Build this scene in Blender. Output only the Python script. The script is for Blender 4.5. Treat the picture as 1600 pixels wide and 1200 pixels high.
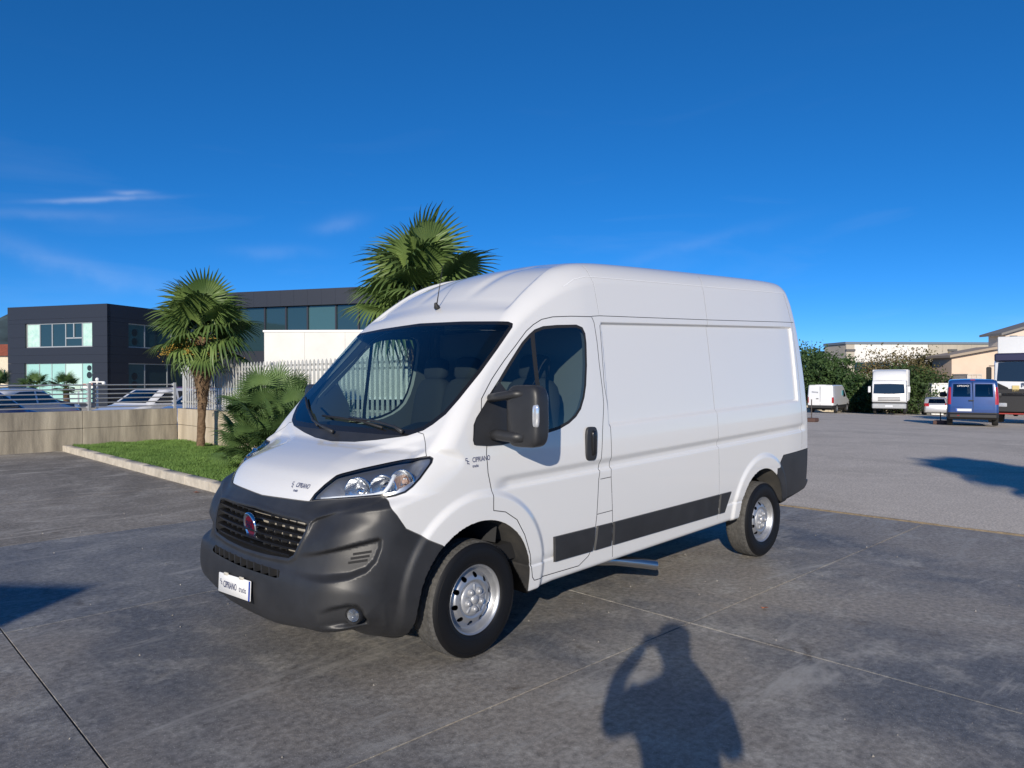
import bpy, bmesh, math, random
import numpy as np
from mathutils import Vector, Matrix, Euler
random.seed(7); RNG=np.random.default_rng(7)
rad=math.radians
for o in list(bpy.data.objects): bpy.data.objects.remove(o)
SC=bpy.context.scene; COL=SC.collection
# ------------------------------------------------------------------ camera
CAM_POS=(-1.8042,-4.1506,1.6032); CYAW,CPIT,CROL=rad(46.1175),rad(-0.3439),rad(-0.1976)
def cam_axes():
    f=Vector((math.cos(CYAW)*math.cos(CPIT),math.sin(CYAW)*math.cos(CPIT),math.sin(CPIT)))
    r=Vector((math.sin(CYAW),-math.cos(CYAW),0)); u=r.cross(f); c,s=math.cos(CROL),math.sin(CROL)
    return c*r+s*u, -s*r+c*u, f
cd=bpy.data.cameras.new('camera'); cam=bpy.data.objects.new('camera',cd); COL.objects.link(cam); SC.camera=cam
C_R,C_U,C_F=cam_axes()
cam.matrix_world=Matrix(((C_R.x,C_U.x,-C_F.x,CAM_POS[0]),(C_R.y,C_U.y,-C_F.y,CAM_POS[1]),(C_R.z,C_U.z,-C_F.z,CAM_POS[2]),(0,0,0,1)))
cd.sensor_width=36; cd.lens=36*1142.4/1600; cd.clip_start=.02; cd.clip_end=9000
# ------------------------------------------------------------------ sky, sun, exposure
SUN_AZ,SUN_EL=rad(34.6),rad(19.0)          # azimuth the light travels towards, elevation
wd=bpy.data.worlds.new('World'); SC.world=wd; wd.use_nodes=True
nt=wd.node_tree; nt.nodes.clear()
sky=nt.nodes.new('ShaderNodeTexSky'); sky.sky_type='NISHITA'; sky.sun_disc=False
sx,sy=-math.cos(SUN_AZ),-math.sin(SUN_AZ)
sky.sun_elevation=SUN_EL; sky.sun_rotation=math.atan2(sx,sy); sky.altitude=6000; sky.air_density=1.0; sky.dust_density=0.0; sky.ozone_density=6.0
hs=nt.nodes.new('ShaderNodeHueSaturation'); hs.inputs['Hue'].default_value=.503; hs.inputs['Saturation'].default_value=1.225; hs.inputs['Value'].default_value=1.27
# thin cirrus streaks high in the sky
tc=nt.nodes.new('ShaderNodeTexCoord'); mp=nt.nodes.new('ShaderNodeMapping'); mp.inputs['Location'].default_value=(-.6,.25,.9); mp.inputs['Rotation'].default_value=(rad(8),rad(-6),rad(-20)); mp.inputs['Scale'].default_value=(1.3,2.2,11.0)
nz=nt.nodes.new('ShaderNodeTexNoise'); nz.inputs['Scale'].default_value=1.6; nz.inputs['Detail'].default_value=9; nz.inputs['Roughness'].default_value=.55; nz.inputs['Distortion'].default_value=.5
cr=nt.nodes.new('ShaderNodeValToRGB'); cr.color_ramp.elements[0].position=.54; cr.color_ramp.elements[0].color=(0,0,0,1); cr.color_ramp.elements[1].position=.86; cr.color_ramp.elements[1].color=(.07,.07,.07,1)
sp=nt.nodes.new('ShaderNodeSeparateXYZ'); rg=nt.nodes.new('ShaderNodeMapRange'); rg.inputs['From Min'].default_value=.40; rg.inputs['From Max'].default_value=.10
mul=nt.nodes.new('ShaderNodeMath'); mul.operation='MULTIPLY'
mx=nt.nodes.new('ShaderNodeMixRGB'); mx.inputs['Color2'].default_value=(6.2,6.6,7.2,1)
bg=nt.nodes.new('ShaderNodeBackground'); bg.inputs['Strength'].default_value=.15; wo=nt.nodes.new('ShaderNodeOutputWorld')
L=nt.links.new
gm=nt.nodes.new('ShaderNodeGamma'); gm.inputs['Gamma'].default_value=.82; L(sky.outputs[0],gm.inputs['Color']); L(gm.outputs[0],hs.inputs['Color']); L(tc.outputs['Generated'],mp.inputs[0]); L(mp.outputs[0],nz.inputs['Vector']); L(nz.outputs['Fac'],cr.inputs[0])
L(tc.outputs['Generated'],sp.inputs[0]); L(sp.outputs['Z'],rg.inputs['Value']); L(cr.outputs[0],mul.inputs[0]); L(rg.outputs[0],mul.inputs[1])
def wisp(px,py,slope,half,thick,amp):
    d=(C_F+C_R*((px-800)/1142.4)-C_U*((py-600)/1142.4)).normalized(); r0=d.cross(Vector((0,0,1))).normalized(); u0=r0.cross(d)
    def dot(v):
        n=nt.nodes.new('ShaderNodeVectorMath'); n.operation='DOT_PRODUCT'; L(tc.outputs['Generated'],n.inputs[0]); n.inputs[1].default_value=v; return n.outputs['Value']
    def m(op,a,b):
        n=nt.nodes.new('ShaderNodeMath'); n.operation=op
        for i,v in enumerate((a,b)):
            if isinstance(v,(int,float)): n.inputs[i].default_value=v
            else: L(v,n.inputs[i])
        return n.outputs[0]
    a=dot(r0); b=m('ADD',dot(u0-r0*slope),m('MULTIPLY',m('SUBTRACT',nz2.outputs['Fac'],.5),thick*2.2)); front=m('GREATER_THAN',dot(d),0)
    e=m('ADD',m('POWER',m('ABSOLUTE',m('DIVIDE',a,half),0),2),m('POWER',m('ABSOLUTE',m('DIVIDE',b,thick),0),2))
    return m('MULTIPLY',m('MULTIPLY',m('POWER',2.718,m('MULTIPLY',e,-1)),front),m('MULTIPLY',m('MULTIPLY',nz2.outputs['Fac'],2),amp))
nz2=nt.nodes.new('ShaderNodeTexNoise'); nz2.inputs['Scale'].default_value=26; nz2.inputs['Detail'].default_value=6; L(tc.outputs['Generated'],nz2.inputs['Vector'])
tot=mul.outputs[0]
for w_ in ((155,311,.155,.055,.0028,.17),(205,301,.10,.02,.0028,.15),(60,335,.10,.08,.006,.05),(120,415,-.27,.13,.012,.06),(430,395,.03,.05,.008,.05),(530,350,.2,.03,.010,.06),(1090,380,.22,.09,.008,.03)):
    n=nt.nodes.new('ShaderNodeMath'); n.operation='ADD'; L(tot,n.inputs[0]); L(wisp(*w_),n.inputs[1]); tot=n.outputs[0]
L(tot,mx.inputs['Fac']); L(hs.outputs[0],mx.inputs['Color1']); L(mx.outputs[0],bg.inputs['Color']); L(bg.outputs[0],wo.inputs['Surface'])
sd=bpy.data.lights.new('sun','SUN'); sd.energy=5.0; sd.angle=rad(.5); sd.color=(1.0,.91,.78)
sun=bpy.data.objects.new('sun',sd); COL.objects.link(sun); sun.location=(-30,-30,40)
sun.rotation_euler=Vector((math.cos(SUN_AZ)*math.cos(SUN_EL),math.sin(SUN_AZ)*math.cos(SUN_EL),-math.sin(SUN_EL))).to_track_quat('-Z','Y').to_euler()
SC.render.engine='CYCLES'
SC.view_settings.view_transform='Standard'; SC.view_settings.look='None'; SC.view_settings.exposure=-.05; SC.view_settings.gamma=1
# ------------------------------------------------------------------ helpers
MATS={}
def mat(name,col=(.5,.5,.5),rough=.5,metal=0,spec=.5,coat=0,bump=0,bscale=40,var=0,vscale=6,emit=None,vcol=None,streak=False,trans=0):
    """principled material; var mixes a second tone by noise, bump adds fine relief"""
    if name in MATS: return MATS[name]
    m=bpy.data.materials.new(name); m.use_nodes=True; t=m.node_tree; b=t.nodes['Principled BSDF']; l=t.links.new
    b.inputs['Base Color'].default_value=(*col,1); b.inputs['Roughness'].default_value=rough; b.inputs['Metallic'].default_value=metal
    b.inputs['Specular IOR Level'].default_value=spec; b.inputs['Coat Weight'].default_value=coat; b.inputs['Coat Roughness'].default_value=.04
    if trans: b.inputs['Transmission Weight'].default_value=trans
    if emit: b.inputs['Emission Color'].default_value=(*emit[0],1); b.inputs['Emission Strength'].default_value=emit[1]
    if var or bump:
        g=t.nodes.new('ShaderNodeNewGeometry'); mp=t.nodes.new('ShaderNodeMapping'); l(g.outputs['Position'],mp.inputs[0])
        if streak: mp.inputs['Scale'].default_value=(1,1,.12)
    if var:
        n=t.nodes.new('ShaderNodeTexNoise'); n.inputs['Scale'].default_value=vscale; n.inputs['Detail'].default_value=8; n.inputs['Roughness'].default_value=.62; l(mp.outputs[0],n.inputs['Vector'])
        r=t.nodes.new('ShaderNodeValToRGB'); r.color_ramp.elements[0].position=.32; r.color_ramp.elements[1].position=.70
        c2=vcol if vcol else tuple(min(1,c*(1+var)) for c in col); c1=tuple(c*(1-var) for c in col) if not vcol else col
        r.color_ramp.elements[0].color=(*c1,1); r.color_ramp.elements[1].color=(*c2,1)
        l(n.outputs['Fac'],r.inputs[0]); l(r.outputs[0],b.inputs['Base Color'])
    if bump:
        n2=t.nodes.new('ShaderNodeTexNoise'); n2.inputs['Scale'].default_value=bscale; n2.inputs['Detail'].default_value=5; l(g.outputs['Position'],n2.inputs['Vector'])
        bp=t.nodes.new('ShaderNodeBump'); bp.inputs['Strength'].default_value=min(1,bump); bp.inputs['Distance'].default_value=.02*max(1,bump); l(n2.outputs['Fac'],bp.inputs['Height']); l(bp.outputs[0],b.inputs['Normal'])
    MATS[name]=m; return m
def glass_mat(name,tint=(.75,.85,.85),refl=1.0,rough=0.0):
    """thin pane: tinted see-through plus mirror reflection rising at grazing angles"""
    if name in MATS: return MATS[name]
    m=bpy.data.materials.new(name); m.use_nodes=True; t=m.node_tree; t.nodes.clear(); l=t.links.new
    tr=t.nodes.new('ShaderNodeBsdfTransparent'); tr.inputs[0].default_value=(*tint,1)
    gl=t.nodes.new('ShaderNodeBsdfGlossy'); gl.inputs['Roughness'].default_value=rough; gl.inputs['Color'].default_value=(.95,.97,1,1)
    lw=t.nodes.new('ShaderNodeLayerWeight'); lw.inputs['Blend'].default_value=.5
    p=t.nodes.new('ShaderNodeMath'); p.operation='POWER'; p.inputs[1].default_value=4.0; l(lw.outputs['Facing'],p.inputs[0])
    a=t.nodes.new('ShaderNodeMath'); a.operation='MULTIPLY_ADD'; a.inputs[1].default_value=.92*refl; a.inputs[2].default_value=.08*refl; a.use_clamp=True; l(p.outputs[0],a.inputs[0])
    mx=t.nodes.new('ShaderNodeMixShader'); l(a.outputs[0],mx.inputs[0]); l(tr.outputs[0],mx.inputs[1]); l(gl.outputs[0],mx.inputs[2])
    o=t.nodes.new('ShaderNodeOutputMaterial'); l(mx.outputs[0],o.inputs[0]); MATS[name]=m; return m
def wmat(o):
    M=Matrix.LocRotScale(o.location,o.rotation_euler,o.scale)
    return wmat(o.parent)@o.matrix_parent_inverse@M if o.parent else M
def tag(o,label=None,cat=None,group=None,kind=None):
    if label: o['label']=label
    if cat: o['category']=cat
    if group: o['group']=group
    if kind: o['kind']=kind
    return o
def empty(name,loc,label,cat,group=None,rz=0):
    o=bpy.data.objects.new(name,None); o.empty_display_size=.2; COL.objects.link(o); o.location=loc; o.rotation_euler=(0,0,rz); return tag(o,label,cat,group)
def link_mesh(name,me,m,parent=None,world=False,label=None):
    o=bpy.data.objects.new(name,me); COL.objects.link(o)
    if m: me.materials.append(m)
    if parent:
        o.parent=parent
        if world: o.matrix_parent_inverse=wmat(parent).inverted()
    if label: o['label']=label
    return o
def copy_tree(o,parent=None):
    c=o.copy(); COL.objects.link(c)
    if parent: c.parent=parent
    for ch in o.children: copy_tree(ch,c)
    return c
def shade(me,ang=40):
    me.shade_smooth()
    if ang<179: me.set_sharp_from_angle(angle=rad(ang))
class MB:
    """collects simple shapes into one mesh"""
    def __init__(s): s.v=[]; s.f=[]
    def add(s,v,f):
        n=len(s.v); s.v+=[tuple(p) for p in v]; s.f+=[tuple(i+n for i in q) for q in f]; return s
    def box(s,x0,x1,y0,y1,z0,z1,M=None,bev=0):
        if bev:
            b=bev; v=[]
            for z,i in((z0,b),(z0+b,0),(z1-b,0),(z1,b)):
                # octagon rings give softened corners
                xa,xb,ya,yb=x0+i,x1-i,y0+i,y1-i
                v+=[(xa+b,ya,z),(xb-b,ya,z),(xb,ya+b,z),(xb,yb-b,z),(xb-b,yb,z),(xa+b,yb,z),(xa,yb-b,z),(xa,ya+b,z)]
            f=[tuple(range(7,-1,-1)),tuple(range(24,32))]
            for r in range(3):
                for k in range(8): f.append((r*8+k,r*8+(k+1)%8,r*8+8+(k+1)%8,r*8+8+k))
        else:
            v=[(x0,y0,z0),(x1,y0,z0),(x1,y1,z0),(x0,y1,z0),(x0,y0,z1),(x1,y0,z1),(x1,y1,z1),(x0,y1,z1)]
            f=[(3,2,1,0),(4,5,6,7),(0,1,5,4),(1,2,6,5),(2,3,7,6),(3,0,4,7)]
        if M: v=[M@Vector(p) for p in v]
        return s.add(v,f)
    def tube(s,pts,r,n=8,cap=True):
        pts=[Vector(p) for p in pts]; m=len(pts); rs=r if isinstance(r,(list,tuple)) else [r]*m; v=[]
        ref=None
        for i,p in enumerate(pts):
            d=(pts[min(i+1,m-1)]-pts[max(i-1,0)]).normalized()
            if ref is None: ref=Vector((0,0,1)) if abs(d.z)<.9 else Vector((1,0,0))
            a=d.cross(ref).normalized(); b=a.cross(d).normalized(); ref=b
            for k in range(n):
                t=2*math.pi*k/n; v.append(p+(a*math.cos(t)+b*math.sin(t))*rs[i])
        f=[(i*n+k,i*n+(k+1)%n,(i+1)*n+(k+1)%n,(i+1)*n+k) for i in range(m-1) for k in range(n)]
        if cap: f+=[tuple(range(n-1,-1,-1)),tuple(range((m-1)*n,m*n))]
        return s.add(v,f)
    def lathe(s,prof,n=32,M=None,close=False):
        """profile (r,h) about the local z axis"""
        v=[(r*math.cos(2*math.pi*k/n),r*math.sin(2*math.pi*k/n),h) for r,h in prof for k in range(n)]
        m=len(prof); f=[(i*n+k,i*n+(k+1)%n,(i+1)*n+(k+1)%n,(i+1)*n+k) for i in range(m-1) for k in range(n)]
        if close: f+=[((m-1)*n+k,(m-1)*n+(k+1)%n,(k+1)%n,k) for k in range(n)]
        else:
            if prof[0][0]>1e-5: pass
        if M: v=[M@Vector(p) for p in v]
        return s.add(v,f)
    def prism(s,poly,h0,h1,M=None):
        """polygon (a,b) extruded along local z"""
        n=len(poly); v=[(a,b,h0) for a,b in poly]+[(a,b,h1) for a,b in poly]
        f=[tuple(range(n-1,-1,-1)),tuple(range(n,2*n))]+[(k,(k+1)%n,n+(k+1)%n,n+k) for k in range(n)]
        if M: v=[M@Vector(p) for p in v]
        return s.add(v,f)
    def quad(s,a,b,c,d): return s.add([a,b,c,d],[(0,1,2,3)])
    def mesh(s,name,ang=40):
        me=bpy.data.meshes.new(name); me.from_pydata(s.v,[],s.f); me.validate(); bm=bmesh.new(); bm.from_mesh(me); bmesh.ops.recalc_face_normals(bm,faces=bm.faces); bm.to_mesh(me); bm.free(); shade(me,ang); return me
    def build(s,name,m,parent=None,world=False,ang=40,label=None): return link_mesh(name,s.mesh(name,ang),m,parent,world,label)
AX_Y=Matrix.Rotation(rad(90),4,'X')      # local z -> world -y
def frame(o,ex,ez):
    """matrix with local x=ex, local y=ez (up), local z=ex x ez"""
    ex=Vector(ex).normalized(); ez=Vector(ez).normalized(); n=ex.cross(ez)
    return Matrix(((ex.x,ez.x,n.x,o[0]),(ex.y,ez.y,n.y,o[1]),(ex.z,ez.z,n.z,o[2]),(0,0,0,1)))
def text_mesh(txt,size,bold=0,shear=0,align='CENTER'):
    """vertices (a,b) and faces of flat lettering"""
    c=bpy.data.curves.new('lettering','FONT'); c.body=txt; c.size=size; c.align_x=align; c.align_y='CENTER'; c.offset=bold; c.shear=shear; c.resolution_u=3
    o=bpy.data.objects.new('lettering',c); me=o.to_mesh(); v=[tuple(p.co) for p in me.vertices]; f=[tuple(p.vertices) for p in me.polygons]
    o.to_mesh_clear(); bpy.data.objects.remove(o); bpy.data.curves.remove(c); return v,f
def flat_text(name,txt,size,M,m,parent=None,world=False,bold=0,align='CENTER'):
    v,f=text_mesh(txt,size,bold,0,align); b=MB(); b.add([M@Vector(p) for p in v],f)
    me=bpy.data.meshes.new(name); me.from_pydata(b.v,[],b.f); return link_mesh(name,me,m,parent,world)
import numpy as np
# ------------------------------------------------------------------ van body as an implicit surface (body frame)
def catmull(P,n=8):
    P=np.array(P,float);o=[]
    for i in range(len(P)-1):
        a=P[max(i-1,0)];b=P[i];c=P[i+1];d=P[min(i+2,len(P)-1)]
        for t in np.linspace(0,1,n,endpoint=False):
            o.append(.5*((2*b)+(c-a)*t+(2*a-5*b+4*c-d)*t*t+(3*b-a-3*c+d)*t**3))
    o.append(P[-1]);return np.array(o)
def sstep(a,b,x):
    t=np.clip((x-a)/(b-a),0,1);return t*t*(3-2*t)
def poly_sd(px,pz,poly):
    """signed distance to a closed polygon, negative inside"""
    d=np.full(px.shape,1e9);s=np.zeros(px.shape,bool);n=len(poly)
    for i in range(n):
        ax,az=poly[i];bx,bz=poly[(i+1)%n];ex,ez=bx-ax,bz-az
        wx,wz=px-ax,pz-az
        t=np.clip((wx*ex+wz*ez)/(ex*ex+ez*ez+1e-12),0,1)
        d=np.minimum(d,(wx-ex*t)**2+(wz-ez*t)**2)
        c=((az>pz)!=(bz>pz))
        s^=c&(px<ex*(pz-az)/(ez if abs(ez)>1e-12 else 1e-12)+ax)
    d=np.sqrt(d);return np.where(s,-d,d)
PROF=catmull([(.28,.265),(.15,.265),(.05,.285),(-.003,.35),(-.025,.44),(-.02,.54),(-.006,.595),(.018,.64),(.038,.74),(.070,.84),(.100,.905),(.127,.95),(.155,1.01),(.193,1.06),(.245,1.106),(.33,1.148),(.42,1.180),(.52,1.208),(.595,1.230),(.632,1.262),(.71,1.356),(.82,1.484),(1.03,1.715),(1.25,1.945),(1.37,2.065),
 (1.51,2.19),(1.69,2.31),(1.91,2.395),(2.2,2.44),(2.8,2.455),(4.0,2.46),(4.85,2.452),(5.08,2.425),(5.17,2.33),(5.23,2.15),(5.32,1.6),(5.365,1.0),(5.385,.55),(5.375,.42),(5.3,.36)],6)
PROF=np.vstack([PROF,[(4.6,.30),(1.5,.295),(.9,.25)]])
GX=np.arange(-.25,5.6,.006);GZ=np.arange(-.05,2.75,.006)
_g=np.meshgrid(GX,GZ,indexing='ij');GS=poly_sd(_g[0],_g[1],PROF)
def prof(x,z):
    fx=np.clip((x-GX[0])/.006,0,len(GX)-2.001);fz=np.clip((z-GZ[0])/.006,0,len(GZ)-2.001)
    i=fx.astype(int);j=fz.astype(int);a=fx-i;b=fz-j
    return (GS[i,j]*(1-a)+GS[i+1,j]*a)*(1-b)+(GS[i,j+1]*(1-a)+GS[i+1,j+1]*a)*b
def cub(x,xs,ys):
    xs=np.array(xs,float);ys=np.array(ys,float);m=np.gradient(ys,xs)
    x=np.clip(x,xs[0],xs[-1]);i=np.clip(np.searchsorted(xs,x)-1,0,len(xs)-2);h=xs[i+1]-xs[i];t=(x-xs[i])/h
    return (2*t**3-3*t*t+1)*ys[i]+(t**3-2*t*t+t)*h*m[i]+(-2*t**3+3*t*t)*ys[i+1]+(t**3-t*t)*h*m[i+1]
def rmax(a,b,r):
    return np.minimum(np.maximum(a,b),-r)+np.hypot(np.maximum(a+r,0),np.maximum(b+r,0))
FA=(.945,.385,.415)   # front arch centre x,z,r
RA=(4.30,.30,.385)
def halfw(x,z):
    w=cub(z,[.15,.3,.55,.9,1.1,1.27,1.6,1.95,2.1,2.3,2.6],[.965,.985,1.008,1.020,1.020,1.008,.978,.938,.915,.878,.80])
    w=w-.085*np.clip(1.0-x,0,2)**2.2-.10*np.clip(x-4.75,0,1)**2
    w=w-.075*np.clip((2.0-x)/.85,0,1.6)**1.5*sstep(1.25,1.9,z)
    # pressed panels of the load area
    up=sstep(2.135,2.15,x)*sstep(5.03,5.015,x)
    w=w-.020*up*sstep(1.232,1.264,z)*sstep(1.955,1.938,z)
    gr=sstep(1.05,1.2,x)*sstep(5.2,5.05,x)
    w=w-.018*gr*sstep(.945,.962,z)*sstep(1.035,.985,z)
    w=w+.006*sstep(1.975,2.0,z)*sstep(2.0,2.1,x)*0
    # wheel arch flares
    for (cx,cz,r0,am,sx) in ((.955,.43,.535,.022,1.0),(4.30,.31,.505,.016,1.0)):
        rr=np.hypot((x-cx)*sx,z-cz)
        w=w+am*sstep(r0+.012,r0-.035,rr)
    return w
def bow(y,z):
    b=cub(z,[.1,.5,.62,.9,1.05,1.2,1.4,1.6,2.0,2.3,2.6],[.12,.12,.12,.11,.08,.065,.07,.07,.07,.09,.10])
    return b*y*y
def crad(x,z):
    f=cub(z,[.1,.3,.6,.9,1.1,1.25,1.6,1.95,2.2,2.6],[.24,.24,.22,.20,.13,.09,.07,.09,.15,.15])
    return f+(.09-f)*sstep(3.5,5.0,x)+ (0.10-f)*0
R2=2**.5
def uz(L): return [((p[0]-p[1])/R2,p[2]) for p in L]
def line_d(px,pz,L):
    d=np.full(px.shape,1e9)
    for (ax,az),(bx,bz) in zip(L[:-1],L[1:]):
        ex,ez=bx-ax,bz-az;t=np.clip(((px-ax)*ex+(pz-az)*ez)/(ex*ex+ez*ez+1e-12),0,1)
        d=np.minimum(d,(px-ax-ex*t)**2+(pz-az-ez*t)**2)
    return np.sqrt(d)
# pressed details of the bumper, depth map over (u,z); u runs from the nose to the side
P_RECESS=[(.40,.70),(.56,.735),(.645,.757),(.80,.793),(.895,.812),(.912,.80),(.910,.755),(.885,.69),(.84,.645),(.75,.615),(.60,.60),(.44,.60)]
P_FOG=[(.575,.45),(.66,.478),(.75,.492),(.797,.487),(.828,.452),(.842,.385),(.83,.357),(.58,.352)]
P_GRILLE=[(0,.885),(.26,.875),(.43,.872),(.486,.862),(.475,.83),(.41,.70),(.375,.678),(.2,.665),(0,.66)]
L_RIDGE=[(1.03,.83),(.992,.77),(.957,.68),(.935,.57),(.92,.447),(.915,.33)]
L_CREASE=[(.486,.862),(.54,.897),(.645,.935),(.85,.983),(.90,1.004)]
DU=np.arange(-.06,1.34,.004);DZ=np.arange(.18,1.12,.004)
_u,_z=np.meshgrid(DU,DZ,indexing='ij')
_cz=np.interp(_u,[p[0] for p in L_CREASE],[p[1] for p in L_CREASE])
DM=(.078*sstep(.006,-.024,poly_sd(_u,_z,P_RECESS))*sstep(.40,.84,_u)
   +.058*sstep(.004,-.026,poly_sd(_u,_z,P_FOG))*sstep(.56,.76,_u)
   -.009*np.exp(-(line_d(_u,_z,L_RIDGE)/.011)**2)
   -.008*np.exp(-((poly_sd(np.abs(_u),_z,P_GRILLE)-.012)/.010)**2)
   +.022*sstep(-.004,.016,_cz-_z)*sstep(.125,.03,_cz-_z)*sstep(.47,.56,_u)*sstep(1.0,.9,_u))
def dmap(u,z):
    fu=np.clip((u-DU[0])/.004,0,len(DU)-2.001);fz=np.clip((z-DZ[0])/.004,0,len(DZ)-2.001)
    i=fu.astype(int);j=fz.astype(int);a=fu-i;b=fz-j
    return (DM[i,j]*(1-a)+DM[i+1,j]*a)*(1-b)+(DM[i,j+1]*(1-a)+DM[i+1,j+1]*a)*b
YC=([.15,.166,.204,.292,.329,.411,.51,.607,.661,.708,.76],[.50,.487,.476,.437,.42,.399,.424,.50,.639,.782,.93])
def body(x,y,z):
    y=np.abs(y)
    xp=x-bow(y,z)*sstep(3.0,1.2,x)+ .05*y*y*sstep(4.6,5.2,x)
    zp=z+.09*y*y*sstep(1.9,2.3,z)
    zp=zp+.085*sstep(.22,.6,x)*sstep(.97,.9,x)*sstep(.55,.30,z)
    zc=np.interp((x+y)/R2,[.486,.54,.645,.85,.93],[.895,.905,.93,.957,.962])
    ty=y-.55
    hw=.40*.5*(ty+np.sqrt(ty*ty+.004))*sstep(-.012,.05,z-zc)*sstep(1.24,1.14,z)*sstep(1.0,.7,x)
    xp=xp-hw
    dc=y-np.interp(x,*YC)
    zp=zp+.013*sstep(-.005,.09+.14*sstep(.55,.4,x),dc)*sstep(.93,.80,y)*sstep(.93,1.0,z)*sstep(.20,.34,x)*sstep(.76,.70,x)
    zp=zp-.035*sstep(.25,.7,y)*sstep(.42,.30,z)*sstep(.40,.25,x)
    a=prof(xp,zp)+dmap((x+y)/R2,z)*sstep(.80,.70,x)
    yr=np.interp(x,[1.25,1.32,1.70,2.01,2.2],[.80,.80,.745,.655,.60])
    a=a+.024*sstep(-.005,.04,yr-y)*sstep(1.34,1.50,x)*sstep(2.30,2.05,x)*sstep(1.97,2.06,z)
    a=a+.012*np.exp(-((y-.28)/.06)**2)*sstep(1.45,1.7,x)*sstep(2.25,2.0,x)*sstep(2.0,2.1,z)
    b=(y-halfw(x,z))*.97
    r=crad(x,z)
    # underside edge stays tight
    r=np.where(z<.45,np.minimum(r,.03+(.27*sstep(1.0,.4,x))),r)
    return rmax(a,b,r)
def wells(x,y,z):
    y=np.abs(y)
    f=np.hypot(x-FA[0],(z-FA[1]))-FA[2]
    g=np.hypot((x-RA[0])*.98,(z-RA[1]))-RA[2]
    # arches run straight down below the centre
    f=np.where(z<FA[1],np.abs(x-FA[0])-FA[2]+.05*(FA[1]-z),f)
    g=np.where(z<RA[1],np.abs(x-RA[0])-RA[2]-.06*(RA[1]-z),g)
    return np.maximum(np.minimum(f,g),.60-y)
def F(x,y,z):
    return np.maximum(body(x,y,z),-wells(x,y,z))
SH=.036
def to_world(P):
    P=np.array(P,float).copy();P[...,2]=P[...,2]+SH*(P[...,0]-.95);return P
def to_body(P):
    P=np.array(P,float).copy();P[...,2]=P[...,2]-SH*(P[...,0]-.95);return P
def nets(fn,x0,x1,dx,y0,y1,dy,z0,z1,dz):
    """naive surface nets, returns vertices and quads"""
    X=np.arange(x0,x1+dx,dx);Y=np.arange(y0,y1+dy*.5,dy);Z=np.arange(z0,z1+dz,dz)
    V=np.empty((len(X),len(Y),len(Z)),np.float32)
    y,z=np.meshgrid(Y,Z,indexing='ij')
    st=24
    for i in range(0,len(X),st):
        xs=X[i:i+st];xx=np.broadcast_to(xs[:,None,None],(len(xs),)+y.shape)
        V[i:i+st]=fn(xx.ravel(),np.broadcast_to(y,xx.shape).ravel(),np.broadcast_to(z,xx.shape).ravel()).reshape(xx.shape)
    S=V<0
    c=sum(S[a:S.shape[0]-1+a,b:S.shape[1]-1+b,d:S.shape[2]-1+d].astype(np.int8) for a in(0,1) for b in(0,1) for d in(0,1))
    act=(c>0)&(c<8);idx=np.full(act.shape,-1,np.int64);I=np.argwhere(act);idx[act]=np.arange(len(I))
    pos=np.zeros((len(I),3));cnt=np.zeros(len(I))
    cor=[(a,b,d) for a in(0,1) for b in(0,1) for d in(0,1)]
    val={c:V[I[:,0]+c[0],I[:,1]+c[1],I[:,2]+c[2]].astype(float) for c in cor}
    for p in cor:
        for ax in range(3):
            if p[ax]==0:
                q=list(p);q[ax]=1;q=tuple(q);a=val[p];b=val[q];m=(a<0)!=(b<0)
                t=np.where(m,a/np.where(m,a-b,1),0)
                o=np.tile(np.array(p,float),(len(I),1));o[:,ax]=t
                pos[m]+=o[m];cnt[m]+=1
    pos=(I+pos/cnt[:,None])*np.array([dx,dy,dz])+np.array([X[0],Y[0],Z[0]])
    Q=[]
    for ax in range(3):
        o=[0,0,0];o[ax]=1
        n=S.shape
        A=S[:n[0]-o[0],:n[1]-o[1],:n[2]-o[2]];B=S[o[0]:,o[1]:,o[2]:]
        E=np.argwhere(A!=B);u=(ax+1)%3;v=(ax+2)%3
        ok=(E[:,u]>0)&(E[:,v]>0)
        for k in(u,v): ok&=E[:,k]<idx.shape[k]
        ok&=E[:,ax]<idx.shape[ax];E=E[ok]
        def g(du,dv):
            e=E.copy();e[:,u]-=du;e[:,v]-=dv;return idx[e[:,0],e[:,1],e[:,2]]
        q=np.stack([g(1,1),g(0,1),g(0,0),g(1,0)],1);fl=A[E[:,0],E[:,1],E[:,2]]
        q[~fl]=q[~fl][:,::-1];Q.append(q)
    return pos,np.vstack(Q)
def gradF(fn,P,e=.006):
    g=np.stack([fn(*(P+np.eye(3)[k]*e).T)-fn(*(P-np.eye(3)[k]*e).T) for k in range(3)],1)/(2*e)
    return g
def relax(fn,P,it=3):
    for _ in range(it):
        g=gradF(fn,P,.003);v=fn(*P.T);P=P-(v/np.maximum((g*g).sum(1),.2))[:,None]*g*.9
    return P
def tri_mesh(V,Q,N): return V,N,np.vstack([Q[:,[0,1,2]],Q[:,[0,2,3]]])
def sub(mesh,keep):
    V,N,T=mesh;T=T[keep]
    if len(T)==0: return V[:0],N[:0],T
    u=np.zeros(len(V),bool);u[T.ravel()]=True;k=np.cumsum(u)-1;return V[u],N[u],k[T]
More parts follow.
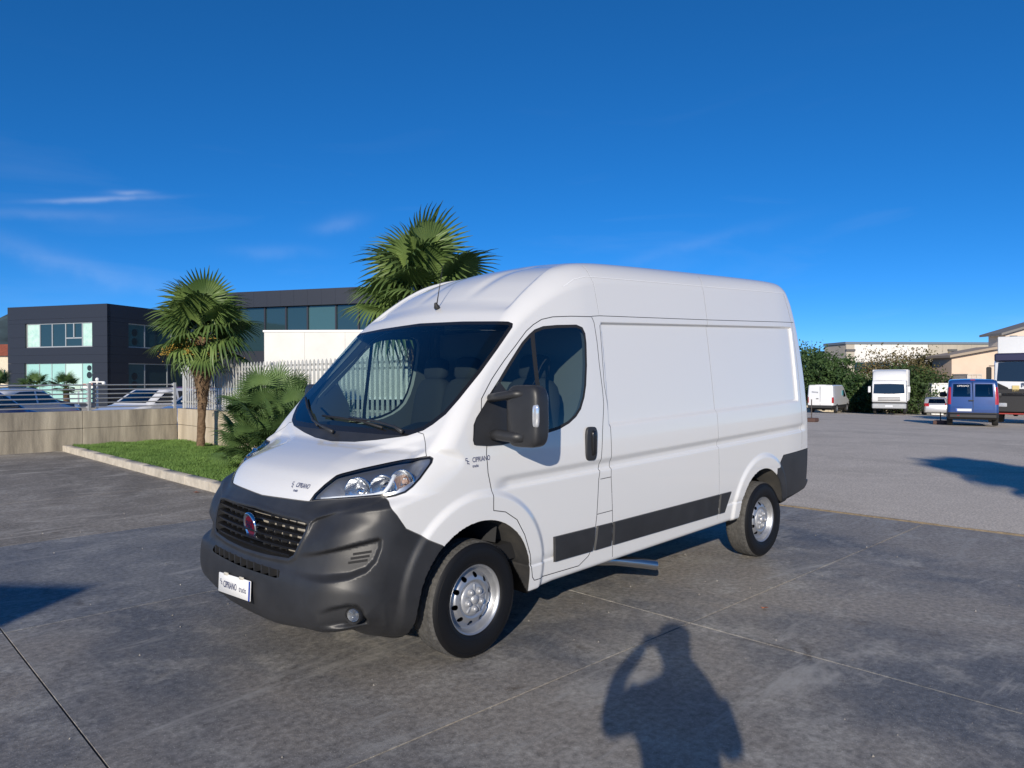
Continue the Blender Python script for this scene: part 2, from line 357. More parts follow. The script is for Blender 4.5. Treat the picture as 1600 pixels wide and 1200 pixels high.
def refine(mesh,mask):
    """split the marked triangles into four"""
    V,N,T=mesh
    if not mask.any(): return mesh
    t=T[mask];E=np.sort(np.stack([t[:,[0,1]],t[:,[1,2]],t[:,[2,0]]],1),2).reshape(-1,2)
    e,inv=np.unique(E,axis=0,return_inverse=True);inv=inv.reshape(-1,3)+len(V)
    V2=np.vstack([V,(V[e[:,0]]+V[e[:,1]])/2]);n=N[e[:,0]]+N[e[:,1]];N2=np.vstack([N,n/np.linalg.norm(n,axis=1,keepdims=True)])
    a,b,c=inv.T
    nt=np.vstack([np.stack([t[:,0],a,c],1),np.stack([a,t[:,1],b],1),np.stack([c,b,t[:,2]],1),np.stack([a,b,c],1)])
    return V2,N2,np.vstack([T[~mask],nt])
def clip(mesh,s):
    """keep the part where s<0"""
    V,N,T=mesh;sv=s[T];ins=sv<0;k=ins.sum(1);out=[T[k==3]];Vn=[V];Nn=[N];base=len(V)
    for cnt in(1,2):
        m=k==cnt
        if not m.any(): continue
        t=T[m];i=ins[m];odd=i.argmax(1) if cnt==1 else (~i).argmax(1)
        r=np.arange(len(t));a=t[r,odd];b=t[r,(odd+1)%3];c=t[r,(odd+2)%3]
        f1=s[a]/(s[a]-s[b]);f2=s[a]/(s[a]-s[c])
        for q,f in((b,f1),(c,f2)):
            Vn.append(V[a]+(V[q]-V[a])*f[:,None]);n=N[a]+(N[q]-N[a])*f[:,None];Nn.append(n/np.maximum(np.linalg.norm(n,axis=1,keepdims=True),1e-9))
        p=base+r;q=base+len(t)+r;base+=2*len(t)
        if cnt==1: out.append(np.stack([a,p,q],1))
        else: out+= [np.stack([p,b,c],1),np.stack([p,c,q],1)]
    M=(np.vstack(Vn),np.vstack(Nn),np.vstack(out));return sub(M,np.ones(len(M[2]),bool))
def near(mesh,fn,lim,line):
    V,N,T=mesh;s=fn(V)[T]
    return s.min(1)<lim if line else (s.min(1)<lim)&(s.max(1)>-lim)
def cut(mesh,fn,gap=0.0,ref=2,lim=.0045,line=False):
    """split by fn<0 into inside, outside and the strip |fn|<gap"""
    for k in range(ref): mesh=refine(mesh,near(mesh,fn,lim/(1+k)**1.2,line))
    s=fn(mesh[0])
    if gap==0: return clip(mesh,s),clip(mesh,-s),None
    i=clip(mesh,s+gap);o=clip(mesh,-s+gap);b=clip(mesh,np.abs(s)-gap);return i,o,b
def join(*ms):
    ms=[m for m in ms if m is not None and len(m[2])];o=0;V=[];N=[];T=[]
    for v,n,t in ms: V.append(v);N.append(n);T.append(t+o);o+=len(v)
    return np.vstack(V),np.vstack(N),np.vstack(T)
def mirror(m):
    V,N,T=m;f=np.array([1,-1,1]);return V*f,N*f,T[:,::-1]
def push(m,d): return m[0]+m[1]*d,m[1],m[2]
def flip(m): return m[0],-m[1],m[2][:,::-1]
def comps(m,least=12):
    """separate pieces of a mesh"""
    V,N,T=m;_,w=np.unique(np.round(V,4),axis=0,return_inverse=True);w=w.ravel();t=w[T];lab=np.arange(w.max()+1)
    while True:
        k=lab[t].min(1);new=lab.copy()
        for c in range(3): np.minimum.at(new,t[:,c],k)
        new=new[new]
        if (new==lab).all(): break
        lab=new
    f=lab[t[:,0]];return [sub(m,f==q) for q in np.unique(f) if (f==q).sum()>=least]
# ------------------------------------------------------------------ placing by bearing and distance from where the photographer stands
def at(px,py,d):
    """world point seen at bearing px,py (1600x1200 frame) at forward distance d"""
    return Vector(CAM_POS)+(C_F+C_R*((px-800)/1142.4)-C_U*((py-600)/1142.4))*d
def on_plane(px,py,O,n):
    D=C_F+C_R*((px-800)/1142.4)-C_U*((py-600)/1142.4); n=Vector(n); c=Vector(CAM_POS); return c+D*((Vector(O)-c).dot(n)/D.dot(n))
def gz(x): 
    t=max(0,x-10); return max(-3.4,-.0006*t*t if t<30 else -.54-.036*(t-30))
# ------------------------------------------------------------------ ground
def ground_mat(name,tones,scales,rough=.85,bump=.25,dust=None):
    """three tones mixed by two noises, fine grain relief"""
    m=bpy.data.materials.new(name); m.use_nodes=True; t=m.node_tree; b=t.nodes['Principled BSDF']; l=t.links.new
    g=t.nodes.new('ShaderNodeNewGeometry'); b.inputs['Roughness'].default_value=rough; b.inputs['Specular IOR Level'].default_value=.3
    def noise(s,det=8,r=.6,dist=0,sc=None):
        n=t.nodes.new('ShaderNodeTexNoise'); n.inputs['Scale'].default_value=s; n.inputs['Detail'].default_value=det; n.inputs['Roughness'].default_value=r; n.inputs['Distortion'].default_value=dist
        if sc:
            mp=t.nodes.new('ShaderNodeMapping'); mp.inputs['Scale'].default_value=sc; l(g.outputs['Position'],mp.inputs[0]); l(mp.outputs[0],n.inputs['Vector'])
        else: l(g.outputs['Position'],n.inputs['Vector'])
        return n.outputs['Fac']
    def ramp(f,a,b_,c0=(0,0,0),c1=(1,1,1)):
        r=t.nodes.new('ShaderNodeValToRGB'); r.color_ramp.elements[0].position=a; r.color_ramp.elements[1].position=b_; r.color_ramp.elements[0].color=(*c0,1); r.color_ramp.elements[1].color=(*c1,1); l(f,r.inputs[0]); return r.outputs[0]
    def mixc(f,a,b_,mode='MIX'):
        x=t.nodes.new('ShaderNodeMixRGB'); x.blend_type=mode
        if isinstance(f,float): x.inputs[0].default_value=f
        else: l(f,x.inputs[0])
        for i,c in((1,a),(2,b_)):
            if isinstance(c,tuple): x.inputs[i].default_value=(*c,1)
            else: l(c,x.inputs[i])
        return x.outputs[0]
    big=noise(scales[0],9,.62,.6,(1,.55,1)); mid=noise(scales[1],8,.7,.3); fine=noise(scales[2],4,.7)
    c=mixc(ramp(big,.42,.58),tones[0],tones[1]); c=mixc(ramp(mid,.50,.72),c,tones[2]); 
    c=mixc(.75,c,ramp(fine,.28,.72,(.35,.35,.35),(1.5,1.5,1.5)),'MULTIPLY')
    if dust: c=mixc(ramp(noise(1.7,7,.7,.8),.60,.70),c,mixc(1.0,c,(.50,.46,.42),'MULTIPLY')); c=mixc(ramp(noise(7,6,.8,.4),.67,.72),c,mixc(1.0,c,(.45,.42,.38),'MULTIPLY'))
    speck=noise(170,2,.5); c=mixc(ramp(speck,.65,.73),c,tuple(min(1,x*1.9) for x in tones[2]))
    if dust:
        c=mixc(ramp(noise(dust[0],6,.75,1.2,(.35,1.6,1)),.56,.70),c,dust[1])
    l(c,b.inputs['Base Color'])
    bp=t.nodes.new('ShaderNodeBump'); bp.inputs['Strength'].default_value=bump; bp.inputs['Distance'].default_value=.01; l(noise(90,6,.75),bp.inputs['Height']); l(bp.outputs[0],b.inputs['Normal'])
    return m
slab_m=ground_mat('worn_concrete',((.140,.143,.150),(.285,.258,.222),(.38,.36,.32)),(.42,2.3,26),.62,.30,(1.1,(.37,.355,.325)))
slab_d=ground_mat('worn_concrete_dark',((.158,.162,.170),(.25,.246,.236),(.355,.345,.32)),(.45,2.2,25),.62,.30,(1.2,(.35,.34,.32)))
slab_b=ground_mat('worn_concrete_brown',((.195,.178,.155),(.32,.29,.25),(.42,.39,.345)),(.35,1.8,22),.85,.35,(.9,(.50,.46,.40)))
asph_m=ground_mat('old_asphalt',((.50,.44,.365),(.59,.52,.435),(.67,.595,.50)),(.35,1.6,38),.9,.35)
xs=[-4000,-300,-60,-20,-8,0,7.075,7.10,10,14,20,24,28,32,36,40,46,52,57,64,72,82,100,140,300,5000]; ys=[-4000,-300,-60,-20,-8,0,8,16,30,60,120,300,5000]
b=MB(); b.add([(x,y,(-.06 if x<7.09 else -.004+gz(x))) for x in xs for y in ys],[(i*len(ys)+j,(i+1)*len(ys)+j,(i+1)*len(ys)+j+1,i*len(ys)+j+1) for i in range(len(xs)-1) for j in range(len(ys)-1)])
tag(b.build('ground',asph_m,ang=60),kind='structure')
base=MB().quad((-11,-14,-.030),(7.05,-14,-.030),(7.05,30,-.030),(-11,30,-.030)).build('concrete_apron',mat('joint_filler',(.05,.048,.045),.95)); tag(base,kind='structure')
XJ=[-10.8,-7.48,-4.2,-.92,2.36,7.03]; YJ=[-13.3,-10.35,-7.4,-4.45,-1.50,1.45,4.4,7.35,10.3,13.25,16.2,19.15,22.1,25.05,28]
for i in range(len(XJ)-1):
    for j in range(len(YJ)-1):
        h=RNG.uniform(-.0006,.0004); g=.0045
        MB().box(XJ[i]+g,XJ[i+1]-g,YJ[j]+g,YJ[j+1]-g,-.029,h,None,.0012).build('slab',slab_b if YJ[j]>4 else slab_d if (1.4<YJ[j]<4 or (YJ[j]<-4 and XJ[i]<-1)) else slab_m,base,ang=1)
# drain gap and the strip of dried mud along the edge of the yard
MB().box(7.032,7.074,-14,30,-.05,-.022).build('drain_gap',mat('drain_dark',(.02,.018,.016),.9),base)
b=MB(); N_=160
for k in range(N_):
    y=-14+44*k/N_; w=.004+.03*RNG.random()**2; b.box(7.074,7.08+w,y,y+44/N_,-.01,.006+.004*RNG.random())
tag(b.build('dried_mud',mat('dried_mud',(.22,.175,.12),.95,var=.3,vscale=20),base),kind='stuff')
# a few fallen leaves and crumbs
leafm=mat('dry_leaf',(.42,.13,.05),.8)
for px,py,s in((1195,952,.030),(307,770,.05),(378,772,.03)):
    p=at(px,py,1); d=(p-Vector(CAM_POS)); p=Vector(CAM_POS)+d*(-CAM_POS[2]/d.z); a=RNG.uniform(0,6); b=MB()
    pts=[Vector((s*math.cos(a+t)*(1 if k%2 else .55),s*math.sin(a+t)*(1 if k%2 else .55),.006+.012*RNG.random())) for k,t in enumerate(np.linspace(0,2*math.pi,9)[:-1])]
    b.add([p+q for q in pts]+[p+Vector((0,0,.012))],[(k,(k+1)%8,8) for k in range(8)])
    tag(b.build('fallen_leaf',leafm),['small orange dry leaf on the slab by the joint crossing','curled orange dry leaf lying close to the lawn kerb','small dry leaf on the concrete beside the van nose'][(px<1000)+(px==378)],'leaf')
# loose grit scattered over the slabs
n=1300; P=np.stack([RNG.uniform(-3,7,n),RNG.uniform(-4.4,9,n)],1); b=MB()
for x,y in P:
    r_=.0025+.006*RNG.random()**4; a=RNG.uniform(0,6,3); q=[(x+r_*math.cos(a[0]+k*2.1),y+r_*math.sin(a[0]+k*2.1),.0) for k in range(3)]; b.add(q+[(x,y,r_*1.3)],[(0,1,3),(1,2,3),(2,0,3)])
tag(b.build('grit',mat('grit_stone',(.28,.26,.23),.9,var=.4,vscale=8)),'scattered loose grit on the concrete slabs','grit',kind='stuff')
# ------------------------------------------------------------------ lawn strip, kerb
lawn=MB().box(2.52,4.90,2.6,15.0,-.05,.115).build('lawn',mat('soil_green',(.06,.09,.03),.95,var=.4,vscale=5)); tag(lawn,kind='structure')
kerb_m=mat('kerb_concrete',(.52,.47,.39),.85,bump=.4,bscale=60,var=.25,vscale=4)
kerb=bpy.data.objects.new('kerb',None); COL.objects.link(kerb); kerb.location=(2.44,2.6,0); tag(kerb,kind='structure')
y=2.5
while y<15.0:
    l=min(1.0,15.05-y); MB().box(2.37,2.52,y+.004,y+l-.004,-.04,.135+RNG.uniform(-.004,.004),None,.012).build('kerb_stone',kerb_m,kerb,True); y+=l
MB().box(2.53,4.9,2.50,2.60,-.04,.135,None,.012).build('kerb_stone',kerb_m,kerb,True)
n=95000; P=np.stack([RNG.uniform(2.54,4.88,n),2.65+12.3*RNG.random(n)**.8,np.full(n,.112)],1)
a=RNG.uniform(0,2*np.pi,n); h=RNG.uniform(.025,.065,n)*(1+.4*np.sin(P[:,0]*7)*np.sin(P[:,1]*5)); lean=RNG.normal(0,.022,(n,2)); w=.0055
V=np.empty((n,3,3)); V[:,0]=P+np.stack([np.cos(a)*w,np.sin(a)*w,a*0],1); V[:,1]=P-np.stack([np.cos(a)*w,np.sin(a)*w,a*0],1); V[:,2]=P+np.stack([lean[:,0],lean[:,1],h],1)
me=bpy.data.meshes.new('grass'); me.vertices.add(3*n); me.vertices.foreach_set('co',V.astype(np.float32).ravel()); me.loops.add(3*n); me.loops.foreach_set('vertex_index',np.arange(3*n,dtype=np.int32)); me.polygons.add(n); me.polygons.foreach_set('loop_start',np.arange(0,3*n,3,dtype=np.int32)); me.polygons.foreach_set('loop_total',np.full(n,3,np.int32)); me.update()
def leaf_mat(name,c1,c2,vs=3,rough=.5,tr=.25):
    m=bpy.data.materials.new(name); m.use_nodes=True; t=m.node_tree; b=t.nodes['Principled BSDF']; l=t.links.new
    g=t.nodes.new('ShaderNodeNewGeometry'); n=t.nodes.new('ShaderNodeTexNoise'); n.inputs['Scale'].default_value=vs; n.inputs['Detail'].default_value=5; l(g.outputs['Position'],n.inputs['Vector'])
    r=t.nodes.new('ShaderNodeValToRGB'); r.color_ramp.elements[0].position=.35; r.color_ramp.elements[1].position=.68; r.color_ramp.elements[0].color=(*c1,1); r.color_ramp.elements[1].color=(*c2,1); l(n.outputs['Fac'],r.inputs[0]); l(r.outputs[0],b.inputs['Base Color'])
    b.inputs['Roughness'].default_value=rough; b.inputs['Specular IOR Level'].default_value=.35
    o=t.nodes['Material Output']; ts=t.nodes.new('ShaderNodeBsdfTranslucent'); l(r.outputs[0],ts.inputs[0]); mx=t.nodes.new('ShaderNodeMixShader'); mx.inputs[0].default_value=tr; l(b.outputs[0],mx.inputs[1]); l(ts.outputs[0],mx.inputs[2]); l(mx.outputs[0],o.inputs[0]); return m
tag(link_mesh('grass',me,leaf_mat('grass_blade',(.12,.22,.05),(.20,.33,.08),2.2,.6)),'short mown green grass of the lawn strip inside the kerb','grass',kind='stuff')
# ------------------------------------------------------------------ concrete walls with railing and white fence
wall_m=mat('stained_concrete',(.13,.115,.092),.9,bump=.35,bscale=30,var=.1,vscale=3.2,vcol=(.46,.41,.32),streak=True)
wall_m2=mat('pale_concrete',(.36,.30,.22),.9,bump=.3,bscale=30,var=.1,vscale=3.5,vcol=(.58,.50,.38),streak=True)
def wall(name,label,horiz,a0,a1,c,th,m,step,seam_z=.50,top=.905):
    o=empty(name,((a0+a1)/2,c,0) if horiz else (c,(a0+a1)/2,0),label,'wall'); p=a0
    while p<a1-.01:
        q=min(a1,p+step)
        for z0,z1 in((-.1,seam_z-.003),(seam_z+.003,top)):
            g=.003; b=MB()
            if horiz: b.box(p+g,q-g,c,c+th,z0,z1,None,.006)
            else: b.box(c,c+th,p+g,q-g,z0,z1,None,.006)
            b.build('wall_panel',m,o,True)
        p=q
    return o
wall('concrete_wall','stained grey concrete wall under the steel railing',True,-16.0,4.925,15.1,.24,wall_m,2.35)
wall('concrete_wall','pale sunlit concrete wall under the white palisade fence',False,2.6,15.09,4.93,.22,wall_m2,2.5)
galv=mat('galvanised_steel',(.50,.51,.52),.45,.7,bump=.05,bscale=100)
rl=empty('steel_railing',(-5,15.2,.9),'grey steel railing of thin horizontal bars on the stained wall','railing')
for z in (.985,1.09,1.195,1.30,1.405,1.51): MB().tube([(-16,15.2,z),(4.88,15.2,z)],.016,8).build('rail',galv,rl,True)
for x in (-15.1,-13.1,-11.1,-9.1,-7.1,-5.1,-3.1,-1.1,.9,2.93,4.86):
    b=MB(); b.box(x-.012,x+.055,15.12,15.155,.86,1.56,None,.004)
    for z in (.985,1.09,1.195,1.30,1.405,1.51): b.box(x-.03,x+.0,15.14,15.215,z-.03,z+.03,None,.004)
    b.build('post',galv,rl,True)
fw=mat('fence_white',(.47,.475,.46),.6,.0,var=.08,vscale=4,bump=.05,bscale=80)
fn=empty('palisade_fence',(5.04,8.8,.9),'white palisade fence of flat upright palings behind the lawn','fence')
pal=MB().prism([(-.034,.93),(.034,.93),(.034,1.955),(.0,2.0),(-.034,1.955)],-.006,.006,Matrix.Rotation(rad(90),4,'X')).mesh('paling')
y=2.7
while y<15.0:
    o=link_mesh('paling',pal,None if pal.materials else fw,fn); o.rotation_euler=(0,0,rad(90)); o.location=(5.0-5.04,y-8.8,-.9); y+=.150
for z in (1.08,1.80,1.90): MB().box(5.02,5.05,2.6,15.1,z-.02,z+.02).build('rail',fw,fn,True)
for y in (2.65,5.1,7.6,10.1,12.6,15.05): MB().box(5.05,5.12,y-.03,y+.03,.88,1.98,None,.006).build('post',fw,fn,True)
# ------------------------------------------------------------------ dark office buildings
clad=mat('anthracite_panel',(.026,.031,.044),.45,.2,bump=.03,bscale=20)
fr=mat('window_frame_grey',(.42,.45,.46),.4,.3)
gl_dark=mat('office_glass_dark',(.020,.045,.055),.06,spec=.8)
gl_pale=mat('blind_glass',(.33,.58,.53),.12,coat=.6)
gl_pale2=mat('blind_glass_light',(.50,.68,.62),.12,coat=.6)
class Face:
    """vertical face through O along e (unit, horizontal); n points outwards"""
    def __init__(s,O,e):
        s.O=Vector(O); s.e=Vector(e).normalized(); s.n=Vector((s.e.y,-s.e.x,0))
        if s.n.dot(Vector(CAM_POS)-s.O)<0: s.n=-s.n
    def sz(s,px,py): p=on_plane(px,py,s.O,s.n); return (p-s.O).dot(s.e),p.z
    def M(s):
        return Matrix(((s.e.x,0,s.n.x,s.O.x),(s.e.y,0,s.n.y,s.O.y),(0,1,0,0),(0,0,0,1)))     # local (s,z,out)
    def box(s,b,s0,s1,z0,z1,o0,o1): return b.box(min(s0,s1),max(s0,s1),z0,z1,o0,o1,s.M())
def window(face,s0,s1,z0,z1,parent,mul,panes,depth=.12,fw_=.07):
    """window in a reveal: frame bars proud of the panes; mul lists mullion positions 0..1, panes the glass of each light"""
    if s0>s1: s0,s1=s1,s0; mul=[1-m for m in mul][::-1]; panes=panes[::-1]
    b=MB(); e=[0]+list(mul)+[1]
    face.box(b,s0,s1,z0,z0+fw_,.010,.05); face.box(b,s0,s1,z1-fw_,z1,.010,.05)
    for m in e:
        c=s0+(s1-s0)*m; c=min(max(c,s0+fw_/2),s1-fw_/2); face.box(b,c-fw_/2,c+fw_/2,z0+fw_,z1-fw_,.010,.05)
    w=b.build('window',fr,parent,True)
    for k in range(len(e)-1):
        b=MB(); face.box(b,s0+(s1-s0)*e[k]+fw_/2,s0+(s1-s0)*e[k+1]-fw_/2,z0+fw_,z1-fw_,.004,.014); b.build('pane',panes[k],w,True)
    return w
C1=at(168,600,45); C1.z=0; F1=Face(C1,(-.49,.87,0)); F2=Face(C1,(.87,.49,0))
H1=F1.sz(168,474)[1]
b1_=empty('office_building',C1,'small two-storey dark office block with teal glazed windows at its corner','building')
s_end=F1.sz(12,520)[0]; 
def clad_face(face,s0,s1,z0,z1,parent,holes,dep=.25,m=clad,course=1.15):
    """facade of cladding courses around window holes; each course is a panel of its own"""
    zs=[z0]
    while zs[-1]+course<z1-.4: zs.append(zs[-1]+course)
    zs.append(z1); cuts=sorted(set(zs+[h[2] for h in holes]+[h[3] for h in holes]))
    for za,zb in zip(cuts[:-1],cuts[1:]):
        if zb-za<.02: continue
        segs=[(s0,s1)]
        for h in holes:
            if h[2]<zb-.01 and h[3]>za+.01:
                ns=[]
                for a,c in segs:
                    if h[0]>a: ns.append((a,min(c,h[0])))
                    if h[1]<c: ns.append((max(a,h[1]),c))
                segs=[x for x in ns if x[1]-x[0]>.02]
        for a,c in segs:
            b=MB(); face.box(b,a,c,za+.004,zb-.004,-dep,0.0); b.build('cladding_panel',m,parent,True)
def rect(face,x0,x1,y0,y1):
    a=face.sz(x0,y0); c=face.sz(x1,y1); d=face.sz(x0,y1); return (min(a[0],c[0]),max(a[0],c[0]),min(c[1],d[1]),max(a[1],a[1]))
U1=rect(F1,39,144,506,541.5); L1=rect(F1,38,144,568,600); L1=(L1[0],L1[1],.25,L1[3])
clad_face(F1,0,s_end,-.2,H1,b1_,[U1,L1])
R1=(F2.sz(201,540)[0],F2.sz(330,540)[0],U1[2],U1[3]); R2_=(F2.sz(201,580)[0],F2.sz(330,580)[0],.25,L1[3])
s2=F2.sz(372,520)[0]
clad_face(F2,0.002,s2,-.2,H1,b1_,[R1,R2_])
# inner volume so the reveals are closed
Fi=lambda f,o:None
b=MB(); M1=Matrix(((F1.e.x,F2.e.x,0,C1.x),(F1.e.y,F2.e.y,0,C1.y),(0,0,1,0),(0,0,0,1))); b.box(.26,s_end,.26,s2,-.2,H1-.02,M1); b.build('core',mat('office_inside',(.018,.022,.028),.8),b1_,True)
class Off(Face):
    def __init__(s,f,o): s.O=f.O+f.n*o; s.e=f.e; s.n=f.n
sh=Off(F1,-.17); sh2=Off(F2,-.17)
ee=lambda lst,x0,x1:[(v-x0)/(x1-x0) for v in lst]
mu=ee([370,490,620,778],240,885)
poster=mat('window_poster',(.36,.58,.52),.4,var=.5,vscale=3.5,vcol=(.55,.74,.66))
window(sh,F1.sz(39,520)[0],F1.sz(144,520)[0],U1[2],U1[3],b1_,mu,[poster,gl_dark,gl_dark,gl_dark,poster])
window(sh,F1.sz(38,580)[0],F1.sz(144,580)[0],L1[2],L1[3],b1_,mu,[gl_pale,gl_pale,gl_pale,gl_pale2,gl_pale],fw_=.04)
b=MB(); sa=F1.sz(101,520)[0]; sb=F1.sz(126,520)[0]; zm=F1.sz(110,528)[1]; sh.box(b,sa,sb,zm-.04,zm+.04,.02,.07); sm=F1.sz(113,520)[0]; sh.box(b,sm-.04,sm+.04,zm,U1[3]-.05,.02,.07); b.build('sash_bar',fr,b1_,True)
gl_teal=mat('office_glass_teal',(.045,.10,.105),.08,spec=.8)
window(sh2,R1[0],R1[1],R1[2],R1[3],b1_,[.19,.5,.75],[gl_teal,gl_dark,gl_dark,gl_dark])
window(sh2,R2_[0],R2_[1],R2_[2],R2_[3],b1_,[.19,.45,.75],[gl_teal,gl_dark,gl_dark,gl_dark])
# dark wheel-like print on the shop panes
prt=mat('pane_print',(.02,.03,.035),.4)
for f,px,py,r in((sh2,210,520,.30),(sh2,210,534,.30),(sh2,210,588,.30),(sh2,210,601,.30),(sh,140,575,.22),(sh,140,586,.26)):
    s_,z_=f.sz(px,py); b=MB(); b.lathe([(0,.003),(r*.5,.003),(r*.8,0)],20,f.M()@Matrix.Translation((s_,z_,.020))); b.build('pane_mark',prt,b1_,True)
# long building behind
Q0=on_plane(370,600,(20.6,48.2,0),F1.n); Q0.z=0; F3=Face((20.6,48.2,0),(.49,-.87,0))
H3=F3.sz(480,452.5)[1]; b2_=empty('office_building',F3.O,'long dark office building with a continuous window band under a deep fascia','building')
sA=F3.sz(340,500)[0]; sB=F3.sz(640,500)[0]; zf=F3.sz(480,477.5)[1]; zw=F3.sz(480,547)[1]
for k in range(14):
    a=sA+(sB-sA)*k/14; c=sA+(sB-sA)*(k+1)/14; b=MB(); F3.box(b,a+.004,c-.004,zf,H3,-.3,.25); b.build('fascia_panel',clad,b2_,True)
b=MB(); F3.box(b,sA,sB,-.2,H3-.05,-14,-.35); b.build('core',clad,b2_,True)
k=0; s=sA
while s<sB-.5:
    e=min(sB,s+1.75+.5*(k%3==1)); b=MB(); F3.box(b,s+.06,e-.06,zw,zf-.02,-.20,-.12); p=b.build('pane',gl_dark if k%4 else gl_teal,b2_,True)
    b=MB(); F3.box(b,e-.06,e+.06,zw,zf,-.25,-.02); b.build('mullion',clad,b2_,True); s=e; k+=1
b=MB(); F3.box(b,sA,sB,-.2,zw-.01,-.3,0); b.build('lower_wall',clad,b2_,True)
# white trailer body behind the fence
T0=at(413,590,23.5); tr=empty('box_trailer',Vector((T0.x,T0.y,0)),'long white box trailer body standing behind the palisade fence','trailer'); FT=Face((T0.x,T0.y,0),(.7207,-.693,0))
zt=FT.sz(413,516)[1]; tw=mat('trailer_white',(.63,.62,.58),.5,var=.06,vscale=1.5,bump=.02)
for k in range(6): b=MB(); FT.box(b,k*1.3+.003,(k+1)*1.3-.003,1.05,zt-.06,-2.4,0); b.build('side_panel',tw,tr,True)
b=MB(); FT.box(b,-.03,7.85,zt-.06,zt,-2.45,.03); FT.box(b,-.03,7.85,.98,1.05,-2.4,.03); b.build('edge_rail',mat('rail_white',(.8,.8,.79),.4),tr,True)
b=MB(); FT.box(b,0,7.8,.55,.95,-1.6,-.6); b.build('chassis',mat('chassis_dark',(.02,.02,.02),.7),tr,True)
for s_ in(1.0,5.6,6.7):
    for o in(-2.3,-.35): MB().lathe([(0,.13),(.25,.13),(.28,.1),(.48,.13),(.5,.08),(.5,-.08),(.48,-.13),(0,-.13)],24,FT.M()@Matrix.Translation((s_,.5,o))).build('wheel',mat('rubber2',(.02,.02,.02),.7),tr,True)
# house and hill far left
hs_=empty('farmhouse',at(4,600,95),'cream house with red tiled roof beyond the dark office block','house'); hs_.location.z=-.5; o=hs_.location
FH=Face(o,(.72,-.69,0)); b=MB(); FH.box(b,-12,1.5,-.5,FH.sz(0,556)[1],-8,0); b.build('wall',mat('cream_render',(.62,.55,.42),.9,var=.1),hs_,True)
zr=FH.sz(0,556)[1]; b=MB(); b.add([FH.M()@Vector(p) for p in((-12.6,zr,.5),(2.1,zr,.5),(2.1,zr+1.7,-4),(-12.6,zr+1.7,-4),(-12.6,zr,-8.5),(2.1,zr,-8.5))],[(0,1,2,3),(3,2,5,4),(0,3,4),(1,5,2)]); b.build('roof',mat('red_tiles',(.33,.09,.045),.85,bump=.6,bscale=6,var=.3,vscale=3),hs_,True)
b=MB(); FH.box(b,FH.sz(6,590)[0],FH.sz(8.5,590)[0],FH.sz(7,596)[1],FH.sz(7,578)[1],-.05,.03); b.build('window',gl_dark,hs_,True)
hill_m=mat('haze_tinted_wooded_hill',(.045,.075,.085),1.0,var=.5,vscale=.006,bump=1,bscale=.02)  # forest green shifted towards blue: distance haze put into the colour
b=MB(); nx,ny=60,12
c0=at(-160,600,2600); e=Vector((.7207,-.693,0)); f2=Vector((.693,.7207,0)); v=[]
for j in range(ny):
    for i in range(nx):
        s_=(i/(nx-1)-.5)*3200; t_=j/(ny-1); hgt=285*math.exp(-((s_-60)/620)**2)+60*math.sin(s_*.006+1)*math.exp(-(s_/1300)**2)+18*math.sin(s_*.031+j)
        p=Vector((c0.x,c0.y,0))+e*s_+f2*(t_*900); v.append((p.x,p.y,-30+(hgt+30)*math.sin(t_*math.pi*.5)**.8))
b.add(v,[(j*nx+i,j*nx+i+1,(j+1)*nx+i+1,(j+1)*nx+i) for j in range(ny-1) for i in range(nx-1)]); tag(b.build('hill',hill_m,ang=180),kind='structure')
# ------------------------------------------------------------------ right: factory, cream sheds, low wall
ODIR=(.7207,-.693,0)
fc=at(1322,600,92); fc.z=gz(80); FF=Face(fc,(.80,-.60,0)); fb=empty('factory_building',fc,'large flat-roofed concrete factory with white wall panels behind the trees','building')
zt=FF.sz(1322,534)[1]; sE=FF.sz(1585,540)[0]; pan=mat('precast_beige',(.44,.40,.33),.9,var=.15,vscale=.4,bump=.2,bscale=8,streak=True); panw=mat('precast_white',(.74,.72,.67),.8,var=.06,vscale=.5)
s=0; k=0; e1=FF.sz(1335,540)[0]; e2=FF.sz(1450,540)[0]
edges=[0,e1]+[e1+(e2-e1)*i/4 for i in(1,2,3,4)]+[e2+(sE-e2)*i/6 for i in range(1,7)]
zw0,zw1=FF.sz(1340,580)[1],FF.sz(1340,566)[1]
for i in range(len(edges)-1):
    a,c=edges[i],edges[i+1]; m=panw if 1<=i<=4 else pan; win=i in(1,2,5,6,7,8)
    b=MB(); FF.box(b,a+.01,c-.01,zw1 if win else -3,zt-.3,-.4,0); b.build('wall_panel',m,fb,True)
    if win:
        b=MB(); FF.box(b,a+.01,c-.01,-3,zw0,-.4,0); b.build('wall_panel',pan,fb,True)
        for q in range(3): b=MB(); FF.box(b,a+(c-a)*q/3+.06,a+(c-a)*(q+1)/3-.06,zw0,zw1,-.3,-.2); b.build('pane',gl_dark,fb,True)
b=MB(); FF.box(b,0,sE,-3,zt-.35,-5,-.45); b.build('core',pan,fb,True)
b=MB(); FF.box(b,-.15,sE+.1,zt-.3,zt,-5,.12); b.build('roof_edge',mat('roof_flashing',(.16,.20,.24),.5),fb,True)
for px in(1328,1487): s_,z_=FF.sz(px,547); b=MB(); FF.box(b,s_-.6,s_+.6,z_-.12,z_+.12,.0,.25); b.build('wall_lamp',mat('lamp_grey',(.12,.12,.12),.6),fb,True)
